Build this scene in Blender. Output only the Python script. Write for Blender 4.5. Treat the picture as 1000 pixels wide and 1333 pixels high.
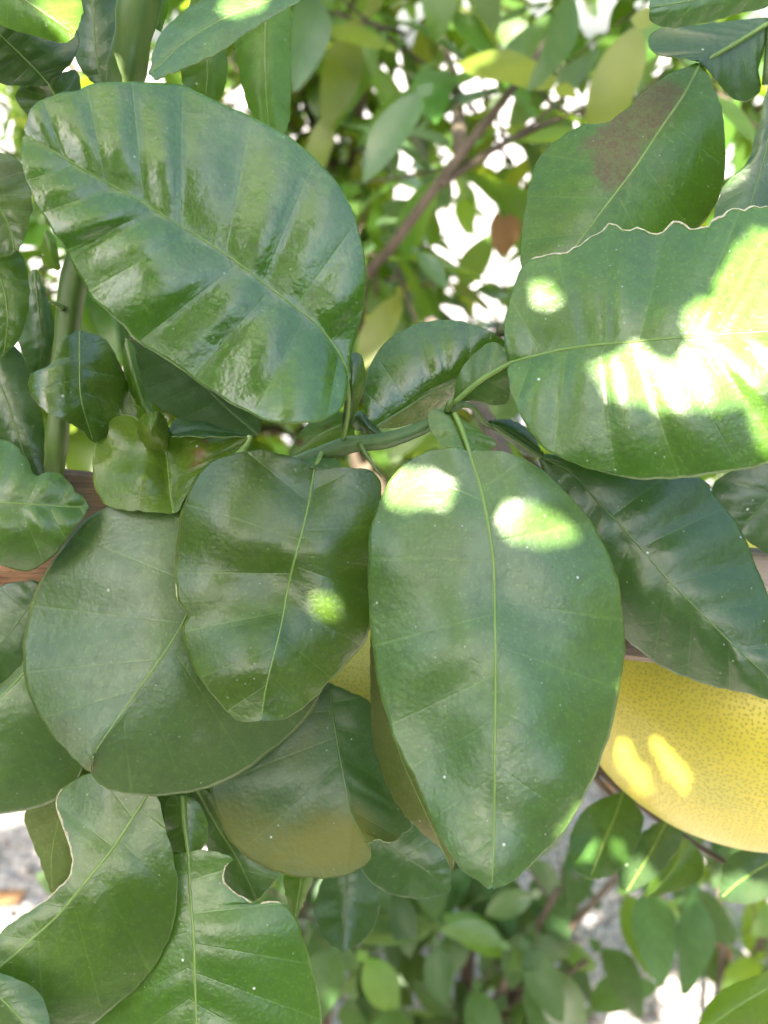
import bpy, math, random
import numpy as np
from mathutils import Vector, Matrix, noise
from mathutils.bvhtree import BVHTree

random.seed(7)
scene = bpy.context.scene
for o in list(bpy.data.objects):
    bpy.data.objects.remove(o)
col = scene.collection

# ------------------------------------------------------------------ camera
H = 1.15                    # camera height above the ground, metres
PITCH = math.radians(25)    # looking down
F = 1300.0                  # focal length in photograph pixels (1000 x 1333)
cam_d = bpy.data.cameras.new('camera')
cam = bpy.data.objects.new('camera', cam_d)
col.objects.link(cam)
cam.location = (0, 0, H)
cam.rotation_euler = (math.pi / 2 - PITCH, 0, 0)
cam_d.sensor_fit = 'VERTICAL'
cam_d.sensor_height = 36
cam_d.lens = F * 36 / 1333
cam_d.clip_start = 0.01
cam_d.clip_end = 500
cam_d.dof.use_dof = True
cam_d.dof.focus_distance = 0.272
cam_d.dof.aperture_fstop = 13
scene.camera = cam

# ------------------------------------------------------------------ sky, sun, exposure
SUN = Vector((-0.2, -0.68, 0.70)).normalized()      # direction towards the sun
world = bpy.data.worlds.new('World')
scene.world = world
world.use_nodes = True
wn = world.node_tree.nodes
sky = wn.new('ShaderNodeTexSky')
sky.sky_type = 'NISHITA'
sky.sun_disc = False
sky.sun_elevation = math.asin(SUN.z)
sky.sun_rotation = math.atan2(SUN.x, SUN.y)
sky.air_density = 1.0
sky.dust_density = 3.0
sky.ozone_density = 0.6
bg = wn['Background']
bg.inputs['Strength'].default_value = 0.08
world.node_tree.links.new(sky.outputs[0], bg.inputs[0])
sun_d = bpy.data.lights.new('sun', 'SUN')
sun_d.energy = 5.0
sun_d.angle = math.radians(0.5)
sun_d.color = (1.0, 0.91, 0.76)
sun = bpy.data.objects.new('sun', sun_d)
col.objects.link(sun)
sun.location = (-1, -3, 5)
sun.rotation_euler = (-SUN).to_track_quat('-Z', 'Y').to_euler()
scene.view_settings.view_transform = 'Standard'
scene.view_settings.look = 'None'
scene.view_settings.gamma = 1
scene.view_settings.use_curve_mapping = False
scene.view_settings.exposure = 3.2
scene.render.engine = 'CYCLES'
scene.cycles.max_bounces = 6
scene.cycles.diffuse_bounces = 3
scene.cycles.glossy_bounces = 2
scene.cycles.transmission_bounces = 4

# ------------------------------------------------------------------ helpers
CP = np.array((0, 0, H), float)
RIGHT = np.array((1, 0, 0), float)
UP = np.array((0, math.sin(PITCH), math.cos(PITCH)))
FWD = np.array((0, math.cos(PITCH), -math.sin(PITCH)))

def U(x, y, d):
    """point seen at photograph pixel (x, y), d metres in front of the camera"""
    return CP + RIGHT * ((x - 500) / F * d) + UP * (-(y - 666.5) / F * d) + FWD * d

def UA(xy, d):
    return (CP + np.multiply.outer((xy[..., 0] - 500) / F * d, RIGHT)
            + np.multiply.outer(-(xy[..., 1] - 666.5) / F * d, UP) + np.multiply.outer(d, FWD))

def project(p):
    q = np.asarray(p, float) - CP
    d = q @ FWD
    return (q @ RIGHT) / d * F + 500, -(q @ UP) / d * F + 666.5, d

def spline(pts, ts, smooth=True):
    """resample a polyline at arc-length fractions ts"""
    P = np.array(pts, float)
    if smooth and len(P) > 2:
        Q = np.vstack([2 * P[0] - P[1], P, 2 * P[-1] - P[-2]])
        out = []
        for i in range(1, len(Q) - 2):
            a, b, c, d = Q[i - 1], Q[i], Q[i + 1], Q[i + 2]
            for k in range(10):
                t = k / 10
                out.append(0.5 * (2 * b + (c - a) * t + (2 * a - 5 * b + 4 * c - d) * t * t
                                  + (3 * b - 3 * c + d - a) * t ** 3))
        out.append(P[-1])
        P = np.array(out)
    L = np.r_[0, np.cumsum(np.linalg.norm(np.diff(P, axis=0), axis=1))]
    ts = np.asarray(ts) * L[-1]
    return np.stack([np.interp(ts, L, P[:, k]) for k in range(P.shape[1])], axis=1)

def link(o, parent=None):
    col.objects.link(o)
    if parent is not None:
        o.parent = parent
    return o

def empty(name, loc, label, cat, group=None):
    o = bpy.data.objects.new(name, None)
    o.empty_display_size = 0.02
    o.location = loc
    col.objects.link(o)
    o['label'] = label
    o['category'] = cat
    if group:
        o['group'] = group
    return o

def wloc(o):
    v = Vector(o.location)
    while o.parent is not None:
        o = o.parent
        v = v + Vector(o.location)
    return v

def mesh_obj(name, verts, faces, mats, parent=None, origin=None, fmat=None, smooth=True):
    """verts in world coordinates; the object's origin is put at `origin`"""
    V = np.asarray(verts, float)
    org = np.array(origin if origin is not None else V[0], float)
    me = bpy.data.meshes.new(name)
    me.from_pydata([tuple(v) for v in V - org], [], faces)
    for m in mats:
        me.materials.append(m)
    if fmat is not None:
        me.polygons.foreach_set('material_index', fmat)
    me.polygons.foreach_set('use_smooth', [smooth] * len(me.polygons))
    o = bpy.data.objects.new(name, me)
    base = Vector(org)
    if parent is not None:
        base = base - wloc(parent)
    o.location = base
    link(o, parent)
    return o

def tube_geo(pts, radii, sides=8, ridge=0.0, nr=4):
    P = np.array(pts, float)
    n = len(P)
    R = np.array(radii if hasattr(radii, '__len__') else [radii] * n, float)
    T = np.gradient(P, axis=0)
    T /= np.linalg.norm(T, axis=1)[:, None] + 1e-12
    ref = np.array((0.31, -0.85, 0.42))
    A = np.cross(T, ref)
    A /= np.linalg.norm(A, axis=1)[:, None] + 1e-12
    B = np.cross(T, A)
    V = []
    for i in range(n):
        for k in range(sides):
            a = 2 * math.pi * k / sides
            r = R[i] * (1 + ridge * math.cos(nr * a))
            V.append(P[i] + r * (math.cos(a) * A[i] + math.sin(a) * B[i]))
    Fc = []
    for i in range(n - 1):
        for k in range(sides):
            k2 = (k + 1) % sides
            Fc.append((i * sides + k, i * sides + k2, (i + 1) * sides + k2, (i + 1) * sides + k))
    Fc.append(tuple(range(sides))[::-1])
    Fc.append(tuple(range((n - 1) * sides, n * sides)))
    return V, Fc

def tube(name, pts, radii, mat, parent=None, sides=8, ridge=0.0, nr=4, n=None):
    P = np.array(pts, float)
    if n:
        ts = np.linspace(0, 1, n)
        r = radii if hasattr(radii, '__len__') else [radii] * len(P)
        L = np.r_[0, np.cumsum(np.linalg.norm(np.diff(P, axis=0), axis=1))]
        radii = np.interp(ts, L / L[-1], r)
        P = spline(P, ts)
    if name in ('stem', 'limb', 'trunk', 'stalk'):
        radii = [q * (1 + 0.16 * noise.noise(Vector((k * 0.55, q * 900, 2)))) for k, q in enumerate(np.broadcast_to(radii, len(P)))]
    V, Fc = tube_geo(P, radii, sides, ridge, nr)
    return mesh_obj(name, V, Fc, [mat], parent, origin=P[0])

# ------------------------------------------------------------------ materials
def new_mat(name):
    m = bpy.data.materials.new(name)
    m.use_nodes = True
    nt = m.node_tree
    nt.nodes.clear()
    out = nt.nodes.new('ShaderNodeOutputMaterial')
    return m, nt, out

class NT:
    """small helper round a node tree"""
    def __init__(s, nt):
        s.nt = nt
    def n(s, typ, **kw):
        nd = s.nt.nodes.new(typ)
        for k, v in kw.items():
            setattr(nd, k, v)
        return nd
    def l(s, a, b):
        s.nt.links.new(a, b)
    def put(s, sock, v):
        if isinstance(v, bpy.types.NodeSocket):
            s.l(v, sock)
        else:
            sock.default_value = v
    def math(s, op, a, b=0.0, c=None, clamp=False):
        nd = s.n('ShaderNodeMath', operation=op, use_clamp=clamp)
        s.put(nd.inputs[0], a); s.put(nd.inputs[1], b)
        if c is not None:
            s.put(nd.inputs[2], c)
        return nd.outputs[0]
    def mix(s, fac, a, b, blend='MIX'):
        nd = s.n('ShaderNodeMix', data_type='RGBA', blend_type=blend)
        s.put(nd.inputs[0], fac)
        s.put(nd.inputs[6], a if isinstance(a, bpy.types.NodeSocket) else (*a, 1))
        s.put(nd.inputs[7], b if isinstance(b, bpy.types.NodeSocket) else (*b, 1))
        return nd.outputs[2]
    def ramp(s, v, lo, hi):
        nd = s.n('ShaderNodeMapRange', interpolation_type='SMOOTHSTEP')
        s.put(nd.inputs[0], v)
        nd.inputs[1].default_value = lo
        nd.inputs[2].default_value = hi
        return nd.outputs[0]
    def noise(s, vec, scale, detail=3.0, rough=0.55, dist=0.0):
        nd = s.n('ShaderNodeTexNoise')
        if vec is not None:
            s.l(vec, nd.inputs['Vector'])
        nd.inputs['Scale'].default_value = scale
        nd.inputs['Detail'].default_value = detail
        nd.inputs['Roughness'].default_value = rough
        nd.inputs['Distortion'].default_value = dist
        return nd.outputs[0]
    def voro(s, vec, scale, feature='F1', out='Distance', rnd=1.0):
        nd = s.n('ShaderNodeTexVoronoi', feature=feature)
        s.l(vec, nd.inputs['Vector'])
        nd.inputs['Scale'].default_value = scale
        nd.inputs['Randomness'].default_value = rnd
        return nd.outputs[out], nd
    def objvec(s):
        return s.n('ShaderNodeTexCoord').outputs['Object']
    def attr(s, name):
        return s.n('ShaderNodeAttribute', attribute_name=name).outputs['Fac']
    def bump(s, h, strength, dist, normal=None):
        nd = s.n('ShaderNodeBump')
        s.put(nd.inputs['Height'], h)
        nd.inputs['Strength'].default_value = strength
        nd.inputs['Distance'].default_value = dist
        if normal is not None:
            s.l(normal, nd.inputs['Normal'])
        return nd.outputs[0]

def leaf_mat(name, base, light, vein, rough=0.34, trans=0.22, tcol=(0.30, 0.55, 0.04),
             stain=(0.115, 0.118, 0.026), stain2=None, specks=1.0, bumpk=1.0, spec=0.5, crisp=False):
    m, nt, out = new_mat(name)
    g = NT(nt)
    vec = g.objvec()
    n1 = g.noise(vec, 32, 3)
    n2 = g.noise(vec, 260, 4, 0.6)
    c = g.mix(g.ramp(n1, 0.3, 0.72), base, light)
    c = g.mix(g.math('MULTIPLY', g.ramp(n2, 0.38, 0.72), 0.5), c, tuple(v * 0.6 for v in base))
    n5 = g.noise(vec, 1100, 2, 0.6)
    c = g.mix(g.math('MULTIPLY', g.ramp(n5, 0.5, 0.75), 0.30), c, tuple(v * 1.7 for v in light))
    gd, gn = g.voro(vec, 780, 'F1', 'Distance', 1.0)
    gsep = g.n('ShaderNodeSeparateColor'); g.l(gn.outputs['Color'], gsep.inputs[0])
    gl = g.math('MULTIPLY', g.ramp(gd, 0.42, 0.12), gsep.outputs[1])
    c = g.mix(g.math('MULTIPLY', gl, 0.42), c, tuple(min(1, v * 2.1 + 0.004) for v in light))
    wv = g.n('ShaderNodeVectorMath', operation='ADD')
    nzc = g.n('ShaderNodeTexNoise'); g.l(vec, nzc.inputs['Vector']); nzc.inputs['Scale'].default_value = 150
    wsc = g.n('ShaderNodeVectorMath', operation='SCALE'); g.l(nzc.outputs['Color'], wsc.inputs[0]); wsc.inputs['Scale'].default_value = 0.004
    g.l(vec, wv.inputs[0]); g.l(wsc.outputs[0], wv.inputs[1])
    ne, nn = g.voro(wv.outputs[0], 210, 'DISTANCE_TO_EDGE', 'Distance')
    c = g.mix(g.math('MULTIPLY', g.ramp(ne, 0.09, 0.0), g.math('MULTIPLY', g.ramp(n1, 0.35, 0.7), 0.20)), c, vein)
    film = g.ramp(g.noise(vec, 70, 6, 0.75), 0.56, 0.74)
    c = g.mix(g.math('MULTIPLY', film, 0.10 * min(1, specks + .2)), c, (0.34, 0.36, 0.28))
    n3 = g.noise(vec, 150, 5, 0.7)
    # side veins from the leaf's own vein coordinate
    ph = g.attr('vein')
    fr = g.math('FRACT', ph)
    dist = g.math('ABSOLUTE', g.math('SUBTRACT', fr, 0.5))
    line = g.ramp(dist, 0.462, 0.498)
    c = g.mix(g.math('MULTIPLY', line, g.math('MULTIPLY', g.ramp(n1, 0.3, 0.7), 0.34)), c, vein)
    c = g.mix(g.math('MULTIPLY', g.attr('edge'), g.math('MULTIPLY_ADD', g.ramp(n3, 0.38, 0.62), 0.6, 0.1)), c, vein)
    # stain attribute with a ragged edge
    st = g.attr('stain')
    sm = g.ramp(g.math('ADD', st, g.math('MULTIPLY', g.math('SUBTRACT', n3, 0.5), 1.5 if crisp else 0.9)), 0.42 if crisp else 0.12, 0.95 if crisp else 1.25)
    sc = stain if stain2 is None else g.mix(g.ramp(g.noise(vec, 520, 5, 0.75, 2.0), 0.44, 0.56), stain, stain2)
    c = g.mix(sm, c, sc)
    # dust specks
    v1, vn = g.voro(vec, 135, 'F1', 'Distance')
    rnd = g.n('ShaderNodeSeparateColor'); g.l(vn.outputs['Color'], rnd.inputs[0])
    sp = g.math('MULTIPLY', g.ramp(v1, 0.075, 0.03), g.math('GREATER_THAN', rnd.outputs[0], 0.66))
    v2, vn2 = g.voro(vec, 420, 'F1', 'Distance')
    rnd2 = g.n('ShaderNodeSeparateColor'); g.l(vn2.outputs['Color'], rnd2.inputs[0])
    sp2 = g.math('MULTIPLY', g.ramp(v2, 0.14, 0.05), g.math('GREATER_THAN', rnd2.outputs[0], 0.86))
    spk = g.math('MULTIPLY', g.math('MAXIMUM', sp, g.math('MULTIPLY', sp2, 0.5)), 0.9 * specks)
    c = g.mix(spk, c, (0.62, 0.66, 0.58))
    oi = g.n('ShaderNodeObjectInfo')
    hsv = g.n('ShaderNodeHueSaturation')
    g.l(c, hsv.inputs['Color'])
    g.put(hsv.inputs['Hue'], g.math('MULTIPLY_ADD', oi.outputs['Random'], 0.024, 0.488))
    g.put(hsv.inputs['Value'], g.math('MULTIPLY_ADD', oi.outputs['Random'], 0.3, 0.85))
    c = hsv.outputs[0]
    # relief
    h = g.math('ADD', g.math('MULTIPLY', line, -0.10), g.math('MULTIPLY', n2, 0.6))
    h = g.math('ADD', h, g.math('MULTIPLY', g.noise(vec, 95, 3), 0.7))
    h = g.math('ADD', h, g.math('MULTIPLY', gd, 0.09))
    nb = g.bump(h, 0.6 * bumpk, 0.0007)
    p = g.n('ShaderNodeBsdfPrincipled')
    g.l(c, p.inputs['Base Color'])
    r = g.math('ADD', rough - 0.12, g.math('MULTIPLY', n1, 0.18))
    r = g.math('ADD', r, g.math('MULTIPLY', film, 0.16))
    r = g.math('ADD', r, g.math('MULTIPLY', g.math('SUBTRACT', n2, 0.5), 0.22))
    r = g.math('ADD', r, g.math('MULTIPLY', sm, 0.22))
    r = g.math('ADD', r, g.math('MULTIPLY', spk, 0.3))
    g.l(r, p.inputs['Roughness'])
    p.inputs['IOR'].default_value = 1.52
    p.inputs['Specular IOR Level'].default_value = spec
    g.l(nb, p.inputs['Normal'])
    tr = g.n('ShaderNodeBsdfTranslucent')
    tc = g.mix(g.math('MULTIPLY', line, 0.35), tcol, tuple(min(1, v * 1.25) for v in tcol))
    tc = g.mix(sm, tc, (0.25, 0.16, 0.04))
    g.l(tc, tr.inputs['Color'])
    mx = g.n('ShaderNodeMixShader')
    mx.inputs[0].default_value = trans
    g.l(p.outputs[0], mx.inputs[1]); g.l(tr.outputs[0], mx.inputs[2])
    g.l(mx.outputs[0], out.inputs[0])
    return m

def simple_leaf_mat(name, base, light, trans, tcol, rough=0.36, spec=0.5):
    m, nt, out = new_mat(name)
    g = NT(nt)
    n1 = g.noise(g.objvec(), 4, 2)
    c = g.mix(g.ramp(n1, 0.3, 0.7), base, light)
    line = g.ramp(g.math('ABSOLUTE', g.math('SUBTRACT', g.math('FRACT', g.attr('vein')), 0.5)), 0.44, 0.5)
    c = g.mix(g.math('MULTIPLY', line, 0.25), c, (0.16, 0.28, 0.05))
    oi = g.n('ShaderNodeObjectInfo')
    hsv = g.n('ShaderNodeHueSaturation')
    g.l(c, hsv.inputs['Color'])
    g.put(hsv.inputs['Hue'], g.math('MULTIPLY_ADD', oi.outputs['Random'], 0.03, 0.485))
    g.put(hsv.inputs['Value'], g.math('MULTIPLY_ADD', oi.outputs['Random'], 0.5, 0.7))
    p = g.n('ShaderNodeBsdfPrincipled')
    g.l(hsv.outputs[0], p.inputs['Base Color'])
    p.inputs['Specular IOR Level'].default_value = spec
    p.inputs['Roughness'].default_value = rough
    tr = g.n('ShaderNodeBsdfTranslucent')
    tr.inputs[0].default_value = (*tcol, 1)
    mx = g.n('ShaderNodeMixShader')
    mx.inputs[0].default_value = trans
    g.l(p.outputs[0], mx.inputs[1]); g.l(tr.outputs[0], mx.inputs[2])
    g.l(mx.outputs[0], out.inputs[0])
    return m

def plain_mat(name, c1, c2, scale=60, rough=0.5, bumpk=0.3, dist=0.001, spec=0.5, stretch=None, trans=0):
    m, nt, out = new_mat(name)
    g = NT(nt)
    vec = g.objvec()
    if stretch:
        mp = g.n('ShaderNodeMapping'); mp.inputs['Scale'].default_value = stretch
        g.l(vec, mp.inputs[0]); vec = mp.outputs[0]
    n1 = g.noise(vec, scale, 5, 0.6)
    c = g.mix(g.ramp(n1, 0.3, 0.7), c1, c2)
    p = g.n('ShaderNodeBsdfPrincipled')
    g.l(c, p.inputs['Base Color'])
    p.inputs['Roughness'].default_value = rough
    p.inputs['Specular IOR Level'].default_value = spec
    g.l(g.bump(n1, bumpk, dist), p.inputs['Normal'])
    if trans:
        tr = g.n('ShaderNodeBsdfTranslucent'); g.l(c, tr.inputs['Color'])
        mx = g.n('ShaderNodeMixShader'); mx.inputs[0].default_value = trans
        g.l(p.outputs[0], mx.inputs[1]); g.l(tr.outputs[0], mx.inputs[2])
        g.l(mx.outputs[0], out.inputs[0])
    else:
        g.l(p.outputs[0], out.inputs[0])
    return m

VEIN = (0.17, 0.27, 0.055)
M = {}
M['leaf'] = leaf_mat('leaf_green', (0.047, 0.105, 0.009), (0.072, 0.142, 0.015), VEIN, rough=0.38, spec=0.8)
M['leaf_shade'] = leaf_mat('leaf_shaded_matt', (0.024, 0.058, 0.010), (0.038, 0.080, 0.014), (0.09, 0.16, 0.04), rough=0.62, spec=0.35)  # darker copy of the leaf green: shade put into the colour
M['leaf_gloss'] = leaf_mat('leaf_glossy_green', (0.047, 0.105, 0.009), (0.072, 0.142, 0.015), VEIN, rough=0.29, spec=1.0)
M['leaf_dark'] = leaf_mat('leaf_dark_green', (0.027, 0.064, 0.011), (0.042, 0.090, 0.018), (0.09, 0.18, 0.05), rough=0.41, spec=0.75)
M['leaf_pale'] = leaf_mat('leaf_matt_green', (0.054, 0.116, 0.021), (0.078, 0.150, 0.032), VEIN, rough=0.43, spec=0.9)
M['leaf_scar'] = leaf_mat('leaf_scarred_green', (0.044, 0.120, 0.010), (0.070, 0.165, 0.016), VEIN,
                          stain=(0.120, 0.165, 0.040), crisp=True, stain2=(0.125, 0.088, 0.034), rough=0.34)
M['leaf_bronze'] = leaf_mat('leaf_bronze_green', (0.030, 0.065, 0.026), (0.050, 0.085, 0.034), (0.14, 0.16, 0.05),
                            stain=(0.130, 0.134, 0.018), rough=0.42, specks=1.6)
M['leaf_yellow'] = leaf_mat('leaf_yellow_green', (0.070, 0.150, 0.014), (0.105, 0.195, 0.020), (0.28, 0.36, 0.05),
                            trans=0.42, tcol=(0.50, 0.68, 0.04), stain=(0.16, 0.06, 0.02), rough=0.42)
M['leaf_cupped'] = leaf_mat('leaf_olive_cupped', (0.095, 0.155, 0.014), (0.135, 0.185, 0.024), (0.24, 0.30, 0.05),
                            trans=0.3, tcol=(0.45, 0.6, 0.05), stain=(0.20, 0.075, 0.03), rough=0.33)
M['under'] = leaf_mat('leaf_underside', (0.062, 0.130, 0.040), (0.085, 0.160, 0.050), (0.20, 0.28, 0.09),
                      rough=0.55, trans=0.30, spec=0.3, specks=0.3)
M['under_olive'] = leaf_mat('leaf_underside_olive', (0.095, 0.125, 0.032), (0.130, 0.135, 0.045), (0.24, 0.22, 0.08),
                            rough=0.6, trans=0.25, spec=0.3, specks=0.5, stain=(0.22, 0.12, 0.05))
M['rim'] = plain_mat('leaf_rim', (0.13, 0.22, 0.055), (0.20, 0.27, 0.08), 200, 0.5)
M['chew'] = plain_mat('chewed_rim', (0.62, 0.57, 0.43), (0.40, 0.33, 0.19), 700, 0.7)
M['midrib'] = plain_mat('midrib_green', (0.15, 0.25, 0.048), (0.20, 0.30, 0.070), 120, 0.4, trans=0.1)
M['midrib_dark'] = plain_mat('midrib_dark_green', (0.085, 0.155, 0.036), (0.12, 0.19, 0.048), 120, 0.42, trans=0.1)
M['stem'] = plain_mat('green_stem', (0.050, 0.105, 0.018), (0.10, 0.150, 0.032), 90, 0.42, 0.4, stretch=(1, 1, 0.12))
M['twig'] = plain_mat('twig_green', (0.050, 0.105, 0.028), (0.10, 0.15, 0.045), 120, 0.5, 0.4)
M['bark'] = plain_mat('bark', (0.045, 0.032, 0.022), (0.11, 0.085, 0.06), 40, 0.85, 0.8, 0.004, stretch=(1, 1, 0.3))
M['dry'] = plain_mat('dry_leaf', (0.20, 0.105, 0.045), (0.34, 0.19, 0.09), 60, 0.7, 0.4, trans=0.2)
M['bg'] = simple_leaf_mat('tree_leaf_green', (0.030, 0.090, 0.015), (0.055, 0.130, 0.022), 0.34, (0.36, 0.55, 0.03))
M['bg_blue'] = simple_leaf_mat('tree_leaf_bluish', (0.040, 0.085, 0.038), (0.070, 0.12, 0.055), 0.22, (0.3, 0.5, 0.08))
M['bg_olive'] = simple_leaf_mat('tree_leaf_olive', (0.070, 0.105, 0.012), (0.105, 0.140, 0.018), 0.40, (0.46, 0.52, 0.03), 0.45)

def fruit_mat(name, c1, c2, dot):
    m, nt, out = new_mat(name)
    g = NT(nt)
    vec = g.objvec()
    cmb = g.n('ShaderNodeCombineXYZ')
    g.l(g.attr('skin_u'), cmb.inputs[0]); g.l(g.attr('skin_v'), cmb.inputs[1])
    v, vn = g.voro(cmb.outputs[0], 600, 'F1', 'Distance', 0.75)
    vn.voronoi_dimensions = '2D'
    pore = g.ramp(v, 0.36, 0.16)
    n1 = g.noise(vec, 22, 4)
    c = g.mix(g.ramp(n1, 0.3, 0.72), c1, c2)
    c = g.mix(g.math('MULTIPLY', g.ramp(g.noise(vec, 11, 3), 0.48, 0.72), 0.4), c, (0.30, 0.36, 0.04))
    n2 = g.noise(vec, 300, 3)
    c = g.mix(g.math('MULTIPLY', pore, g.math('MULTIPLY_ADD', n2, 0.4, 0.22)), c, dot)
    # a few brown rubs
    n4 = g.noise(vec, 55, 6, 0.7)
    c = g.mix(g.math('MULTIPLY', g.ramp(n4, 0.70, 0.78), 0.6), c, (0.25, 0.17, 0.05))
    p = g.n('ShaderNodeBsdfPrincipled')
    g.l(c, p.inputs['Base Color'])
    p.inputs['Roughness'].default_value = 0.42
    p.inputs['Subsurface Weight'].default_value = 0.12
    p.inputs['Subsurface Radius'].default_value = (0.004, 0.003, 0.001)
    h = g.math('ADD', g.math('MULTIPLY', pore, -1.0), g.math('MULTIPLY', g.noise(vec, 70, 3), 2.2))
    g.l(g.bump(h, 0.5, 0.0006), p.inputs['Normal'])
    g.l(p.outputs[0], out.inputs[0])
    return m
M['fruit'] = fruit_mat('yellow_rind', (0.52, 0.44, 0.040), (0.45, 0.41, 0.050), (0.16, 0.20, 0.02))

def wood_mat(name):
    m, nt, out = new_mat(name)
    g = NT(nt)
    vec = g.objvec()
    mp = g.n('ShaderNodeMapping'); mp.inputs['Scale'].default_value = (0.05, 1, 1)
    g.l(vec, mp.inputs[0])
    gv = mp.outputs[0]
    n1 = g.noise(gv, 260, 5, 0.65, 0.6)
    n2 = g.noise(gv, 900, 3, 0.6)
    n3 = g.noise(vec, 14, 4)
    c = g.mix(g.ramp(n1, 0.35, 0.65), (0.17, 0.080, 0.040), (0.28, 0.15, 0.080))
    c = g.mix(g.math('MULTIPLY', g.ramp(n2, 0.52, 0.7), 0.7), c, (0.07, 0.03, 0.015))
    c = g.mix(g.math('MULTIPLY', g.ramp(n3, 0.40, 0.62), 0.8), c, (0.30, 0.27, 0.23))
    p = g.n('ShaderNodeBsdfPrincipled')
    g.l(c, p.inputs['Base Color'])
    p.inputs['Roughness'].default_value = 0.8
    p.inputs['Specular IOR Level'].default_value = 0.25
    g.l(g.bump(g.math('ADD', n1, n2), 0.8, 0.0012), p.inputs['Normal'])
    g.l(p.outputs[0], out.inputs[0])
    return m
M['wood'] = wood_mat('weathered_redwood')

def ground_mat():
    m, nt, out = new_mat('pale_gravel')
    g = NT(nt)
    vec = g.objvec()
    v, vn = g.voro(vec, 60, 'F1', 'Distance')
    e, en = g.voro(vec, 60, 'DISTANCE_TO_EDGE', 'Distance')
    n1 = g.noise(vec, 3.5, 5)
    n2 = g.noise(vec, 30, 4)
    sep = g.n('ShaderNodeSeparateColor'); g.l(vn.outputs['Color'], sep.inputs[0])
    c = g.mix(sep.outputs[0], (0.30, 0.29, 0.31), (0.42, 0.40, 0.41))
    c = g.mix(g.math('MULTIPLY', g.ramp(n1, 0.45, 0.7), 0.45), c, (0.25, 0.20, 0.15))
    c = g.mix(g.ramp(e, 0.10, 0.0), c, (0.12, 0.10, 0.09))
    c = g.mix(g.math('MULTIPLY', g.ramp(n2, 0.55, 0.75), 0.4), c, (0.16, 0.12, 0.08))
    p = g.n('ShaderNodeBsdfPrincipled')
    g.l(c, p.inputs['Base Color'])
    p.inputs['Roughness'].default_value = 0.9
    g.l(g.bump(g.math('ADD', g.math('MULTIPLY', v, -1.0), n2), 0.9, 0.01), p.inputs['Normal'])
    g.l(p.outputs[0], out.inputs[0])
    return m
M['ground'] = ground_mat()
M['pebble'] = plain_mat('pebble', (0.24, 0.22, 0.22), (0.44, 0.42, 0.41), 25, 0.85)

# ------------------------------------------------------------------ ground
gv, gf = [], []
xs = [-200, -60, -20, -8, -4, -2, -1, 0, 1, 2, 4, 8, 20, 60, 200]
for j, y in enumerate(xs):
    for i, x in enumerate(xs):
        z = 0.012 * noise.noise(Vector((x * 0.7, y * 0.7, 0))) if abs(x) < 10 and abs(y) < 10 else 0
        gv.append((x, y, z - 0.012))
n = len(xs)
for j in range(n - 1):
    for i in range(n - 1):
        gf.append((j * n + i, j * n + i + 1, (j + 1) * n + i + 1, (j + 1) * n + i))
ground = mesh_obj('ground', gv, gf, [M['ground']], origin=(0, 0, 0))
ground['kind'] = 'structure'

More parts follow.
